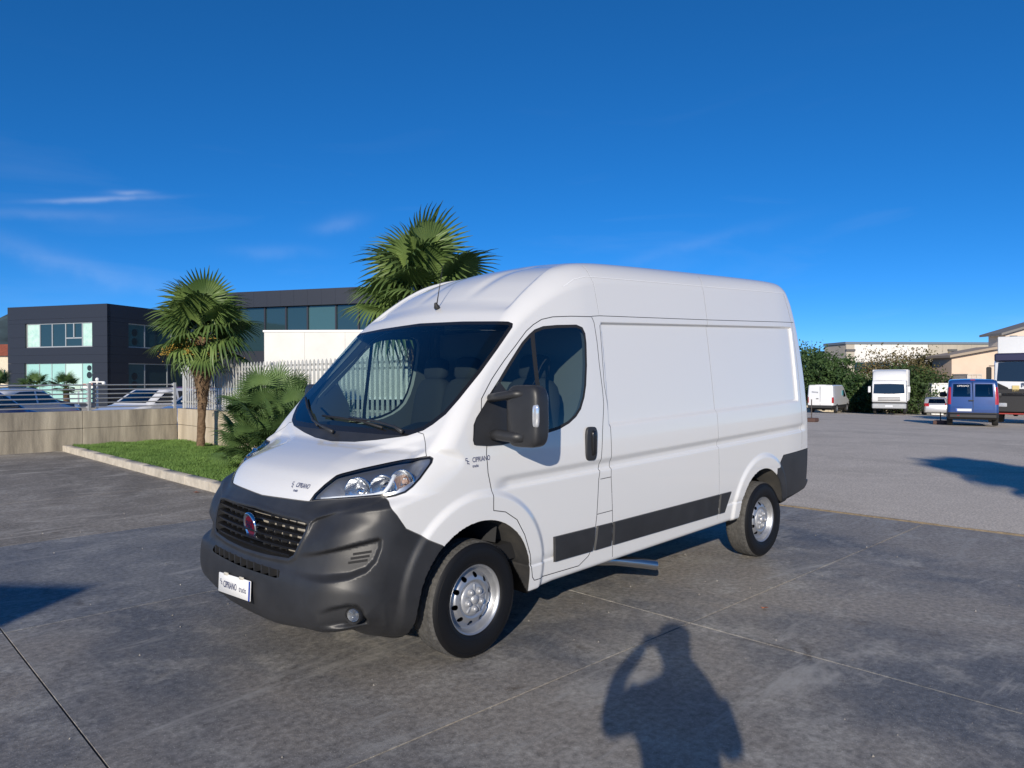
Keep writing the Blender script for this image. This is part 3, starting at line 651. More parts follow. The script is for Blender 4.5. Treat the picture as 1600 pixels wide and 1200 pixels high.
# shed with a sloping roof
sd_=at(1487,600,66); sd_.z=gz(66); FS=Face(sd_,ODIR); shd=empty('cream_shed',sd_,'peach rendered shed with a single sloping roof beside the big lorry','building')
peach=mat('peach_render',(.66,.52,.40),.9,var=.06,vscale=.8)
s1_=FS.sz(1560,560)[0]; za=FS.sz(1487,559)[1]; zb=FS.sz(1560,546)[1]
b=MB(); b.add([FS.M()@Vector(p) for p in((0,-2,0),(s1_,-2,0),(s1_,zb,0),(0,za,0),(0,-2,-3),(s1_,-2,-3),(s1_,zb,-3),(0,za,-3))],[(0,1,2,3),(5,4,7,6),(1,5,6,2),(4,0,3,7),(3,2,6,7)]); b.build('wall',peach,shd,True)
b=MB(); b.add([FS.M()@Vector(p) for p in((-.5,za,.6),(s1_,zb+.1,.6),(s1_,zb+.1,-3.2),(-.5,za,-3.2),(-.5,za+.22,.6),(s1_,zb+.32,.6),(s1_,zb+.32,-3.2),(-.5,za+.22,-3.2))],[(3,2,1,0),(4,5,6,7),(0,1,5,4),(1,2,6,5),(2,3,7,6),(3,0,4,7)]); b.build('roof',mat('roof_tan',(.36,.29,.22),.85),shd,True)
uh=at(1570,600,84); uh.z=gz(84); FU=Face(uh,ODIR); u_=empty('upper_house',uh,'pale peach house gable with one dark square window above the lorry','building')
sL=FU.sz(1571,540)[0]; sR=FU.sz(1720,540)[0]; zL=FU.sz(1571,520)[1]; zR=FU.sz(1650,498)[1]; sM=FU.sz(1650,540)[0]
b=MB(); b.add([FU.M()@Vector(p) for p in((sL,-2,0),(sR,-2,0),(sR,zL,0),(sM,zR,0),(sL,zL,0),(sL,-2,-3),(sR,-2,-3),(sR,zL,-3),(sM,zR,-3),(sL,zL,-3))],[(0,1,2,3,4),(9,8,7,6,5),(0,4,9,5),(1,6,7,2)]); b.build('wall',mat('peach_pale',(.68,.57,.47),.9),u_,True)
for (x0_,z0_),(x1_,z1_) in (((sL-.9,zL-.35),(sM,zR)),((sM,zR),(sR+.9,zL-.35))):
    b=MB(); b.add([FU.M()@Vector(p) for p in((x0_,z0_+.02,.7),(x1_,z1_+.02,.7),(x1_,z1_+.02,-3.3),(x0_,z0_+.02,-3.3),(x0_,z0_+.28,.7),(x1_,z1_+.28,.7),(x1_,z1_+.28,-3.3),(x0_,z0_+.28,-3.3))],[(3,2,1,0),(4,5,6,7),(0,1,5,4),(1,2,6,5),(2,3,7,6),(3,0,4,7)]); b.build('roof_slope',mat('roof_grey',(.20,.19,.18),.85),u_,True)
a0_,z1_=FU.sz(1577.5,524.5); a1_,z0_=FU.sz(1589.5,536.5); b=MB(); FU.box(b,a0_,a1_,z0_,z1_,-.1,.03); b.build('window',gl_dark,u_,True)
# low boundary wall, concrete blocks and white cabin behind the yard
lw=at(1312,600,67); lw.z=gz(60); FL=Face(lw,(.80,-.60,0)); w_=empty('boundary_wall',lw,'low beige boundary wall behind the parked lorry','wall')
ztop=FL.sz(1330,633)[1]; n_=10; sEnd=FL.sz(1475,640)[0]
for k in range(n_): b=MB(); FL.box(b,-6+(sEnd+6)*k/n_+.01,-6+(sEnd+6)*(k+1)/n_-.01,-3,ztop,-.25,0); b.build('wall_panel',mat('beige_block',(.50,.44,.34),.9,var=.15,vscale=1.5),w_,True)
def crate(name,label,cat,px0,px1,py0,py1,d,m,ribs=5):
    o=at((px0+px1)/2,600,d); g=gz(o.x); o.z=g; f=Face(o,ODIR); t=empty(name,o,label,cat); s0=f.sz(px0,600)[0]; s1=f.sz(px1,600)[0]; zt=f.sz(px0,py0)[1]; zb=f.sz(px0,py1)[1]
    b=MB(); f.box(b,s0,s1,zb,zt,-2.2,-.05); b.build('body',m,t,True)
    for k in range(ribs+1): b=MB(); c=s0+(s1-s0)*k/ribs; f.box(b,c-.04,c+.04,zb+.05,zt-.05,-.05,0); b.build('rib',m,t,True)
    b=MB(); f.box(b,s0-.02,s1+.02,zt-.08,zt+.02,-2.2,.03); b.build('top_rail',m,t,True)
crate('site_cabin','white cabin with flat roof behind the silver hatchback','cabin',1456,1482,599,652,64,mat('cabin_white',(.74,.74,.71),.5),4)
blk=mat('rust_stained_block',(.52,.44,.36),.9,var=.3,vscale=2.2,vcol=(.62,.57,.50))
crate('storage_tank','rust-streaked cream tank standing beyond the white cabin','tank',1460,1475,584.5,650,72,blk,2)
crate('storage_tank','cream stained tank beyond the cabin, next to the shed','tank',1479,1490,584.5,650,73,blk,2)
crate('storage_tank','broad rusty cream tank in front of the peach shed','tank',1512,1534,584.5,650,63,blk,3)
# weighted signal poles
def pole(px,ytop,ybase,label):
    p=at(px,ybase,1); dd=p-Vector(CAM_POS); t_=20.
    for _ in range(30): q=Vector(CAM_POS)+dd*t_; t_*= (CAM_POS[2]-gz(q.x))/max(.05,CAM_POS[2]-q.z)
    h=(ybase-ytop)*t_/1142.4; o=empty('marker_pole',q,label,'pole')
    MB().tube([q,q+Vector((0,0,h))],.022,8).build('pole',mat('pole_dark',(.06,.045,.04),.6),o,True); b=MB(); b.box(q.x-.22,q.x+.22,q.y-.22,q.y+.22,q.z,q.z+.16,None,.02); b.build('base',mat('base_brown',(.10,.055,.045),.8),o,True)
pole(1268,624,659,'thin dark pole on a brown block just behind the white van'); pole(1469.5,644,663,'thin dark pole on a dark block beside the blue van')
# ------------------------------------------------------------------ the white van
paint=mat('white_paint',(.70,.70,.695),.32,coat=1.0)
plas=mat('black_plastic',(.027,.028,.031),.44,spec=.45,bump=.05,bscale=700,var=.22,vscale=5)
gloss_black=mat('gloss_black',(.012,.012,.013),.22)
rubber=mat('rubber',(.016,.016,.017),.65)
dark=mat('dark_void',(.010,.010,.011),.8)
gapm=mat('panel_gap',(.11,.11,.115),.7)
seam=mat('painted_seam',(.76,.765,.775),.4)
chrome=mat('chrome',(.80,.80,.82),.10,1.0)
reflector=mat('reflector',(.86,.87,.88),.13,1.0)
steel=mat('steel_paint',(.46,.47,.49),.38,.75,bump=.04,bscale=300)
glass=glass_mat('van_glass',(.60,.72,.70),1.0)
lens=glass_mat('clear_lens',(.93,.95,.96),.75)
navy=mat('navy_print',(.03,.045,.13),.5)
inter=mat('cab_plastic',(.028,.029,.032),.6,bump=.05,bscale=300)
seatm=mat('seat_cloth',(.035,.036,.042),.9,bump=.1,bscale=500)
van=empty('delivery_van',(2.65,0,0),'white high-roof panel van with black bumper, parked on the concrete slabs','van')
def vobj(name,m,mt,parent=None,label=None,off=0.0):
    if off: m=push(m,off)
    V,N,T=m; V=to_world(V); N=N.copy(); N[:,0]-=SH*N[:,2]; N/=np.maximum(np.linalg.norm(N,axis=1,keepdims=True),1e-9)
    me=bpy.data.meshes.new(name); me.vertices.add(len(V)); me.vertices.foreach_set('co',V.astype(np.float32).ravel())
    me.loops.add(T.size); me.loops.foreach_set('vertex_index',T.astype(np.int32).ravel())
    me.polygons.add(len(T)); me.polygons.foreach_set('loop_start',np.arange(0,T.size,3,dtype=np.int32)); me.polygons.foreach_set('loop_total',np.full(len(T),3,np.int32))
    me.update(); me.shade_smooth(); me.normals_split_custom_set_from_vertices([tuple(n) for n in N])
    return link_mesh(name,me,mt,parent or van,True,label)
dx,dy,dz=.0125,.0125,.0090
V,Q=nets(F,-.10,5.50,dx,.5*dy-90*dy,.5*dy,dy,.12,2.56,dz)
V=relax(F,V); V[V[:,1]>-dy*.25,1]=0
N=gradF(body,V,.005); N/=np.maximum(np.linalg.norm(N,axis=1,keepdims=True),1e-9)
B=tri_mesh(V,Q,N)
U=lambda P:(P[:,0]-P[:,1])/R2
outer,well,_=cut(B,lambda P:-(body(*P.T)+.007),0,1,.005)
under,outer,_=cut(outer,lambda P:P[:,2]-(.222+.075*sstep(.6,1.3,P[:,0])+.06*sstep(4.3,4.7,P[:,0])),0,0)
# --- traced outlines, (u,z) for the nose and (x,z) for the side
P_HEAD=[(.477,.970),(.50,1.009),(.551,1.056),(.61,1.101),(.636,1.109),(.752,1.134),(.899,1.161),(1.079,1.192),(1.129,1.195),(1.147,1.184),(1.142,1.16),(1.088,1.085),(1.052,1.048),(1.016,1.022),(.966,1.008),(.92,1.002),(.901,1.012),(.764,.998),(.641,.987)]
P_BUMP=[(-.2,.942),(.033,.950),(.259,.961),(.46,.968),(.539,.982),(.69,.994),(.80,1.004),(.899,1.011),(.936,.983),(.982,.919),(1.024,.84),(1.102,.782),(1.20,.715),(1.3,.6),(1.3,.0),(-.2,0)]
P_BLACK=[(.3,1.988),(.915,1.988),(1.247,1.974),(1.55,1.951),(1.578,1.938),(1.575,1.913),(1.487,1.781),(1.389,1.641),(1.271,1.491),(1.201,1.412),(1.127,1.356),(1.07,1.322),(.969,1.289),(.763,1.256),(.604,1.236),(.43,1.228),(.3,1.228)]
P_COWL=[(.3,1.286),(.647,1.288),(.808,1.288),(.985,1.292),(1.10,1.32),(1.2,1.30),(1.2,1.1),(.3,1.1)]
P_BON=[(-.2,.942),(.033,.950),(.259,.961),(.47,.968),(.50,1.009),(.551,1.056),(.61,1.101),(.636,1.109),(.752,1.134),(.899,1.161),(1.079,1.192),(1.112,1.197),(1.094,1.255),(1.074,1.304),(1.0,1.32),(.8,1.34),(-.2,1.34)]
P_DLO=[(1.064,1.496),(1.172,1.593),(1.295,1.716),(1.4,1.822),(1.462,1.87),(1.511,1.901),(1.583,1.922),(1.704,1.931),(1.883,1.935),(1.941,1.917),(1.963,1.875),(1.965,1.809),(1.951,1.66),(1.927,1.531),(1.9,1.45),(1.857,1.375),(1.804,1.328),(1.732,1.291),(1.636,1.262),(1.507,1.245),(1.358,1.226),(1.125,1.216),(1.045,1.219)]
P_SAIL=[(1.169,1.585),(1.005,1.432),(.953,1.385),(.925,1.346),(.909,1.261),(.917,1.233),(1.016,1.219),(1.125,1.214),(1.30,1.222),(1.315,1.30),(1.30,1.40)]
P_DOOR=[(1.012,1.064),(1.005,1.172),(1.021,1.298),(1.031,1.377),(1.0,1.427),(1.018,1.49),(1.121,1.599),(1.24,1.708),(1.341,1.796),(1.442,1.89),(1.504,1.931),(1.577,1.965),(1.675,1.983),(1.839,1.990),(2.046,1.991),(2.065,1.952),(2.076,1.818),(2.079,1.676),(2.092,1.486),(2.093,1.392),(2.061,1.207),(2.031,.985),(2.011,.894),(1.997,.65),(1.988,.574),(1.964,.435),(1.929,.39),(1.839,.345),(1.398,.355),(1.379,.378),(1.347,.528),(1.294,.656),(1.226,.76),(1.131,.822),(1.036,.846),(1.036,.968)]
P_RB=[(4.60,.655),(4.63,.70),(4.69,.762),(5.6,.770),(5.6,.1),(4.55,.1),(4.55,.655)]
def pu(poly,lim): return lambda P:np.maximum(poly_sd(U(P),P[:,2],poly),(P[:,0]-lim)*.7)
def px_(poly): return lambda P:poly_sd(P[:,0],P[:,2],poly)
gaps=[];seams=[]
bump,outer,g=cut(outer,pu(P_BUMP,.9),.0022); gaps.append(g)
hole=lambda P:np.maximum(poly_sd(U(P),P[:,2],[(-.1,.885),(-.1,.66)]+P_GRILLE[::-1]),(P[:,0]-.35))
_,bump,_=cut(bump,hole,0,2)
P_SLOT=[(-.1,.607),(.30,.609),(.325,.606),(.325,.578),(.30,.570),(-.1,.566)]
_,bump,_=cut(bump,lambda P:np.maximum(poly_sd(U(P),P[:,2],P_SLOT),P[:,0]-.3),0,2)
head,outer,g=cut(outer,pu(P_HEAD,.95),.002); gaps.append(g)
head_in,head_rim,_=cut(head,lambda P:poly_sd(U(P),P[:,2],P_HEAD)+.010,0,1,.005)
black,outer,_=cut(outer,pu(P_BLACK,1.45),0,2)
cowl,screen,_=cut(black,pu(P_COWL,1.2),0,2)
frit,screen,_=cut(screen,lambda P:-(poly_sd(U(P),P[:,2],P_BLACK)+.022),0,2)
frit2,screen,_=cut(screen,lambda P:P[:,2]-1.318-.03*np.clip(-P[:,1]-.5,0,1),0,1)
bonnet,outer,g=cut(outer,pu(P_BON,.95),.002); gaps.append(g)
sail,outer,_=cut(outer,px_(P_SAIL),0,2)
door,outer,g=cut(outer,px_(P_DOOR),.0028); gaps.append(g)
dlo,door,_=cut(door,px_(P_DLO),0,2)
pane,seal,_=cut(dlo,lambda P:poly_sd(P[:,0],P[:,2],P_DLO)+.020,0,2)
bar,pane,_=cut(pane,lambda P:np.abs(P[:,0]-1.475-.03*(P[:,2]-1.4))-.017,0,2)
rb,outer,g=cut(outer,px_(P_RB),.002); gaps.append(g)
lamp_fn=lambda P:np.maximum(np.maximum(5.318-.075*(P[:,2]-.8)-P[:,0],np.abs(P[:,2]-1.12)-.33),.80+P[:,1])
tail,outer,_=cut(outer,lamp_fn,0,2)
def lined(lines,w): 
    return lambda P:np.minimum.reduce([line_d(P[:,0],P[:,2],l) for l in lines])-w
G_D=[[(2.05,1.994),(2.13,1.999),(3.52,1.996),(5.105,2.0)],[(2.123,1.934),(2.114,1.529),(2.150,1.264),(2.144,.894),(2.166,.635),(2.195,.33)],[(2.03,.893),(2.145,.893)],[(2.0,.66),(2.163,.66)]]
G_S=[[(3.6,2.365),(3.531,2.263),(3.519,1.995),(3.543,1.0),(3.573,.559),(3.578,.36)],[(2.138,2.36),(2.113,2.286),(2.13,2.014)],[(1.816,2.189),(1.928,2.243),(2.06,2.273),(3.489,2.278),(4.985,2.282)],[(4.985,2.282),(5.06,2.0),(5.09,1.5),(5.10,.78)]]
side_only=lambda f:(lambda P:np.maximum(f(P),.70+P[:,1]))
g,outer,_=cut(outer,side_only(lined(G_D,.0024)),0,2,.009,True); gaps.append(g)
g,outer,_=cut(outer,side_only(lined(G_S,.0028)),0,2,.009,True); seams.append(g)
both=lambda m:join(m,mirror(m))
vobj('body_shell',both(outer),paint)
vobj('panel_gap',both(push(join(*gaps),-.006)),gapm); vobj('painted_seam',both(push(join(*seams),.0016)),seam)
wellm=mat('wheel_well_liner',(.018,.018,.018),.85,var=.5,vscale=5,vcol=(.055,.050,.042))
for w1 in comps(well,40):
    for mm in(lambda m:m,mirror): vobj('wheel_well',mm(w1),wellm)
for w1 in comps(both(under),40): vobj('underside',w1,dark)
bumper=vobj('front_bumper',both(bump),plas,label='large unpainted black front bumper'); vobj('bonnet',both(bonnet),paint)
vobj('windscreen',both(screen),glass); vobj('windscreen_border',both(join(frit,frit2)),gloss_black); vobj('cowl',both(cowl),plas)
dparts={}
for sgn,side in((1,'left'),(-1,'right')):
    mm=(lambda m:m) if sgn>0 else mirror
    d=vobj('door',mm(door),paint); vobj('window_pane',mm(pane),glass,d); vobj('window_seal',mm(join(seal,bar)),rubber,d); dparts[side]=d
    vobj('mirror_base',mm(push(sail,.008)),plas)
    hl=vobj('headlight',mm(head_rim),gloss_black); vobj('lens',mm(head_in),lens,hl)
    sdh=poly_sd(U(head_in[0]),head_in[0][:,2],P_HEAD)
    bowl=(head_in[0]-head_in[1]*(.012+.085*sstep(-.008,-.05,sdh))[:,None],head_in[1],head_in[2])
    vobj('housing',mm(bowl),mat('lamp_housing',(.46,.47,.50),.30,.85),hl); dparts['head_'+side]=hl
    vobj('rear_bumper_corner',mm(rb),plas); vobj('tail_lamp',mm(push(tail,.004)),mat('red_lens',(.25,.008,.010),.15,coat=1))
# inner lining of the cab so that pillars and doors have an inside
cab=lambda m:clip(m,np.maximum.reduce([m[0][:,0]-2.22,.75-m[0][:,0],1.0-m[0][:,2]]))
lin=both(flip(push(join(cab(outer),cab(door),cab(sail)),-.040))); vobj('cab_lining',lin,mat('cab_trim',(.10,.10,.105),.8))
# --- points on the skin
def vroot(A,B):
    """first crossing of the skin on the segments A-B (arrays of points), by bisection"""
    A=np.atleast_2d(np.array(A,float)).copy();B=np.atleast_2d(np.array(B,float)).copy()
    for _ in range(22):
        m=(A+B)/2; i=(body(*m.T)<0)[:,None]; B=np.where(i,m,B); A=np.where(i,A,m)
    return (A+B)/2
def V_uz(u,z):
    u=np.atleast_1d(np.array(u,float));z=np.broadcast_to(z,u.shape);x0=np.full(u.shape,-.30);x1=u*R2*.5+.55
    return vroot(np.stack([x0,-(u*R2-x0),z],1),np.stack([x1,-(u*R2-x1),z],1))
def V_yz(y,z):
    y=np.atleast_1d(np.array(y,float));z=np.broadcast_to(z,y.shape);return vroot(np.stack([y*0-.3,y,z],1),np.stack([np.where(z>1.1,1.4,.9),y,z],1))
def V_xz(x,z):
    x=np.atleast_1d(np.array(x,float));z=np.broadcast_to(z,x.shape);return vroot(np.stack([x,x*0-1.3,z],1),np.stack([x,x*0-.3,z],1))
s_uz=lambda u,z:V_uz(u,z)[0]
s_yz=lambda y,z:V_yz(y,z)[0]
s_xz=lambda x,z:V_xz(x,z)[0]
def Vn(P): n=gradF(body,P,.006); return n/np.linalg.norm(n,axis=1,keepdims=True)
def nrm(P): return Vn(np.array([P]))[0]
W3=lambda P:Vector(to_world(np.array(P,float)))
# --- grille: opening walls, backing, slats and ribs
gr=MB(); _c=catmull(P_GRILLE,4); pts=list(V_uz(np.maximum(_c[:,0],.03),_c[:,1])); pts=pts+[p*np.array([1,-1,1]) for p in pts[::-1]]
n=len(pts)
for k in range(n):
    a,b=pts[k],pts[(k+1)%n]; ins=np.array([.07,0,0]); gr.quad(W3(a),W3(b),W3(b+ins),W3(a+ins))
grille=gr.build('grille',plas,van,True,label='black slatted front grille')
MB().box(.165,.175,-.60,.60,.60,.90,Matrix.Translation((0,0,-.03))).build('backing',dark,grille,True)
rad_m=mat('radiator',(.36,.335,.29),.6,.0,bump=.3,bscale=200)
MB().box(.135,.160,-.50,.12,.675,.875,Matrix.Translation((0,0,-.03)),.004).build('radiator',rad_m,grille,True)
def half_w(z): return np.interp(z,[.66,.70,.83,.862,.885],[.36,.47,.56,.56,.50])
for z in (.688,.724,.762,.800,.838,.868):
    b=MB(); w=half_w(z)+.03; ys=np.linspace(-w,w,25); tk=.0105 if z<.86 else .007
    ring=[]
    for y,x in zip(ys,V_yz(ys,z)[:,0]+.022):
        ring.append([W3((x,y,z-tk)),W3((x-.016,y,z-tk*.4)),W3((x-.016,y,z+tk*.5)),W3((x,y,z+tk)),W3((x+.025,y,z+tk)),W3((x+.025,y,z-tk))])
    v=[p for r in ring for p in r]; f=[(i*6+k,i*6+(k+1)%6,i*6+6+(k+1)%6,i*6+6+k) for i in range(24) for k in range(6)]+[tuple(range(6)),tuple(range(144,150))]
    b.add(v,f); b.build('slat',gloss_black,grille,True)
for y in (-.42,-.33,-.24,-.15,.15,.24,.33,.42):
    b=MB()
    for z0,z1 in zip((.675,.724,.762,.800,.838),(.724,.762,.800,.838,.872)):
        if half_w(z0)<abs(y)+.01: continue
        x=s_yz(y,(z0+z1)/2)[0]+.038; b.box(x-.004,x+.03,y-.004,y+.004,z0+.002,z1-.002,Matrix.Translation((0,0,-.03)))
    b.build('rib',plas,grille,True)
# lower slot with its ribs
MB().box(.09,.10,-.52,.52,.54,.62,Matrix.Translation((0,0,-.034))).build('slot_backing',dark,grille,True)
MB().box(.065,.085,-.38,.10,.560,.600,Matrix.Translation((0,0,-.034))).build('radiator',rad_m,grille,True)
for y in np.arange(-.42,.43,.084):
    x=s_yz(y,.588)[0]; MB().box(x+.004,x+.05,y-.006,y+.006,.560,.612,Matrix.Translation((0,0,-.034))).build('rib',plas,grille,True)
# --- badge
e0=W3((s_yz(0,.785)[0]+.004,0,.785)); bm_=Matrix.Translation(e0)@Matrix.Rotation(rad(-90-9),4,'Y')
em=empty('badge',e0,None,None); em.parent=van; em.matrix_parent_inverse=wmat(van).inverted()
MB().lathe([(.0,.0),(.060,.0),(.064,.006),(.071,.009),(.078,.006),(.080,-.002),(.078,-.010)],40,bm_).build('chrome_ring',chrome,em,True,60)
MB().lathe([(.0,.0035),(.058,.002)],40,bm_).build('red_disc',mat('badge_red',(.13,.006,.012),.2,coat=1),em,True)
flat_text('lettering','FIAT',.050,bm_@Matrix.Translation((0,0,.006))@Matrix.Rotation(rad(90),4,'Z')@Matrix.Rotation(rad(180),4,'Z')@Matrix.Diagonal((.78,1.5,1,1)),chrome,em,True,bold=.001)
# --- number plate holder with the dealer's card
pm=Matrix.Translation(W3((s_yz(0,.455)[0]-.020,0,.452)))@Matrix.Rotation(rad(-90),4,'Z')@Matrix.Rotation(rad(90-4),4,'X')@Matrix.Rotation(rad(3.5),4,'Z')
plate=MB().box(-.215,.215,-.056,.056,-.008,0,pm,.003).build('number_plate',mat('card_white',(.80,.80,.79),.35),van,True,label='white plate card reading CIPRIANO trucks')
MB().box(.196,.2145,-.054,.054,.0005,.0012,pm).build('blue_band',mat('plate_blue',(.02,.06,.35),.4),plate,True)
MB().box(-.205,.213,-.066,-.050,-.010,-.002,pm).build('holder',rubber,plate,True)
for x in(-.11,.10): MB().box(x-.025,x+.025,.050,.066,-.006,.006,pm,.003).build('clip',mat('clip_beige',(.55,.52,.44),.5),plate,True)
flat_text('lettering','CIPRIANO',.050,pm@Matrix.Translation((-.050,-.004,.0015))@Matrix.Diagonal((.80,1.05,1,1)),navy,plate,True,bold=.0006)
flat_text('lettering','trucks',.044,pm@Matrix.Translation((.120,-.005,.0015))@Matrix.Diagonal((.85,1.05,1,1)),navy,plate,True)
def logo(b,f):
    """two hooked arrows, the dealer's mark, in a unit square"""
    for s_ in((0,0,1),(.45,-.5,1)):
        ox,oy,k=s_
        for a,c in (((-.5,.5),(.1,.62)),((-.5,.18),(.1,.30)),((-.52,.18),(-.40,.62)),((0,.05),(.12,.30))):
            b.add([f(ox+k*a[0],oy+k*a[1]),f(ox+k*c[0],oy+k*a[1]),f(ox+k*c[0],oy+k*c[1]),f(ox+k*a[0],oy+k*c[1])],[(0,1,2,3)])
b=MB(); logo(b,lambda p,q:pm@Vector((-.172+p*.026,.002+q*.032,.0015))); me=bpy.data.meshes.new('mark'); me.from_pydata(b.v,[],b.f); link_mesh('mark',me,navy,plate,True)
# --- stickers follow the skin
def sticker(name,vfn):
    raw=[]; fs=[]
    b=MB(); logo(b,lambda p,q:(.010+p*.030,.004+q*.036,0))
    for txt,sz,ox,oy in(('CIPRIANO',.040,.055,.010),('trucks',.024,.055,-.024)):
        v,f=text_mesh(txt,sz,.0005,0,'LEFT'); b.add([(ox+p[0]*.9,oy+p[1],0) for p in v],f)
    c=np.array(b.v); P=vfn(c[:,0],c[:,1]); P=to_world(P+Vn(P)*.0018)
    me=bpy.data.meshes.new(name); me.from_pydata(P.tolist(),[],b.f); o=link_mesh(name,me,navy,van,True); o['kind']='stuff'; return o
sticker('fender_sticker',lambda p,q:V_xz(.850+p*.82,1.140+q))
sticker('bonnet_sticker',lambda p,q:V_yz(-.275-p*.80,1.030+q*.80))
# --- fog lamps, bumper vents, headlight insides
def disc_at(P,d,r,prof,name,m,parent,seg=28):
    M=frame((0,0,0),Vector((0,0,1)).cross(Vector(d)),Vector(d).cross(Vector((0,0,1)).cross(Vector(d)))); M.translation=W3(P)
    return MB().lathe([(a*r,h) for a,h in prof],seg,M).build(name,m,parent,True,50)
for sg,side in((1,'left'),(-1,'right')):
    fl=lambda p:np.array(p)*np.array([1,sg,1])
    P=s_uz(.772,.425); P=P+np.array([-.006,-.004,0]); d=(-.86,-.50*sg,-.03)
    fo=disc_at(fl(P),d,.047,[(0,.0),(.72,-.006),(.78,.004),(.92,.012),(1,.0),(1,-.03)],'fog_lamp',rubber,van)
    disc_at(fl(P),d,.033,[(0,.002),(.5,.003),(1,.006)],'reflector_bowl',reflector,fo)
    disc_at(fl(P+np.array([-.006,-.004,0])),d,.036,[(0,.006),(.6,.004),(1,-.003)],'lens',lens,fo)
    for k in range(3):
        b=MB(); z=.690+k*.020; us=np.linspace(.735+.012*k,.835+.010*k,8); r=[]
        for u in us:
            zz=z+(u-.78)*.12; p=s_uz(u,zz-.006); q=s_uz(u,zz+.006); r+=[W3(fl(p+nrm(p)*.002)),W3(fl(q+nrm(q)*.002)),W3(fl(q+nrm(q)*-.01)),W3(fl(p+nrm(p)*-.01))]
        f=[(i*4+j,i*4+(j+1)%4,i*4+4+(j+1)%4,i*4+4+j) for i in range(7) for j in range(4)]+[(0,1,2,3),(28,29,30,31)]
        b.add(r,f).build('vent_slot',dark,bumper,True)
    hl=dparts['head_'+side]
    dirn=Vector((-.80,-.58*sg,.06)).normalized()
    for (u,z,r,dep,col) in ((.735,1.066,.074,.070,reflector),(.872,1.090,.074,.074,reflector),(1.005,1.105,.066,.060,reflector)):
        P=s_uz(u,z); P=P-nrm(P)*dep
        disc_at(fl(P),dirn,r,[(0,-.035),(.30,-.031),(.55,-.018),(.8,.004),(.95,.026),(1.0,.036),(1.05,.034)],'reflector_bowl',col,hl)
        disc_at(fl(P),dirn,.020 if u<.95 else .013,[(0,.024),(.6,.020),(1,.004),(1,-.02)],'bulb',mat('bulb_amber',(.60,.40,.30),.15,coat=1) if u>.95 else chrome,hl,16)
    b=MB(); path=[(.530,.992),(.62,1.000),(.74,1.010),(.84,1.020),(.900,1.032),(.922,1.062),(.935,1.10),(.945,1.135)]
    pp=[]
    for u,z in path: P=s_uz(u,z); pp.append(W3(fl(P-nrm(P)*.022)))
    b.tube(pp,[.007,.009,.010,.011,.012,.011,.010,.008],8).build('daytime_light',mat('light_guide',(.82,.84,.88),.12,coat=1),hl,True,180)
# --- wipers, antenna
def wiper(pts,blade):
    b=MB(); pp=[]
    for y,z in pts: P=s_yz(y,z); pp.append(W3(P+nrm(P)*.026))
    b.tube(pp,[.013]+[.008]*(len(pp)-1),8); o=b.build('wiper',plas,van,True,180)
    b=MB(); pp=[]
    for y,z in blade: P=s_yz(y,z); pp.append(W3(P+nrm(P)*.015))
    b.tube(pp,.008,6).build('blade',rubber,o,True,180)
wiper([(.03,1.268),(.215,1.295),(.39,1.325),(.56,1.385)],[(.30,1.300),(.45,1.345),(.65,1.41),(.80,1.47)])
wiper([(-.655,1.298),(-.56,1.322),(-.352,1.345),(-.05,1.357)],[(-.44,1.318),(-.2,1.345),(.05,1.355),(.318,1.362)])
P=s_yz(-.055,2.101); a0=W3(P); ant=MB().lathe([(0,.035),(.008,.033),(.014,.018),(.022,.0),(.020,-.01)],16,Matrix.Translation(a0)@Matrix.Rotation(rad(-25),4,'Y')).build('antenna',rubber,van,True)
MB().tube([a0+Vector((0,0,.02)),a0+Vector((.02,0,.12)),a0+Vector((.055,0,.30))],[.0045,.003,.002],6).build('mast',rubber,ant,True,180)
# --- side rubbing strips on both flanks
def strip(x0,x1,s0,s1,zt0,zt1,zb0,zb1):
    """panel between x0 and x1 whose ends lean by s0,s1 from bottom to top"""
    for sg in(1,-1):
        nx=max(4,int((x1-x0)/.06)); rows=[]; off=[(-.0,.000),(.012,.012),(.5,.015),(.988,.012),(1,.0)]
        b=MB(); xs=[];zs=[];os_=[]
        for i in range(nx+1):
            for t,o in off:
                tt=i/nx; zb=zb0+(zb1-zb0)*tt; zt=zt0+(zt1-zt0)*tt; zs.append(zb+(zt-zb)*t)
                xs.append((x0+s0*t)+((x1+s1*t)-(x0+s0*t))*tt); os_.append((0 if i in(0,nx) else o)+.001)
        P=V_xz(xs,np.array(zs)); P[:,1]-=np.array(os_); rows=[Vector(p) for p in to_world(P*np.array([1,sg,1]))]
        # bring the end faces in steeply
        m=len(off)
        for k in range(m):
            for i,j in((0,1),(nx,nx-1)): rows[j*m+k]=rows[i*m+k]+(rows[j*m+k]-rows[i*m+k])*.0+Vector(((.008 if i==0 else -.008),(-off[k][1])*sg,0))
        f=[(i*m+k,i*m+k+1,(i+1)*m+k+1,(i+1)*m+k) for i in range(nx) for k in range(m-1)]
        b.add(rows,f).build('side_trim',plas,van,True,35)
strip(1.585,1.965,-.015,.018,.589,.581,.425,.419)
strip(1.978,2.166,.018,-.005,.581,.578,.419,.417)
strip(2.180,3.560,-.005,.008,.578,.563,.416,.399)
strip(3.572,3.668,.008,.090,.563,.560,.399,.397)
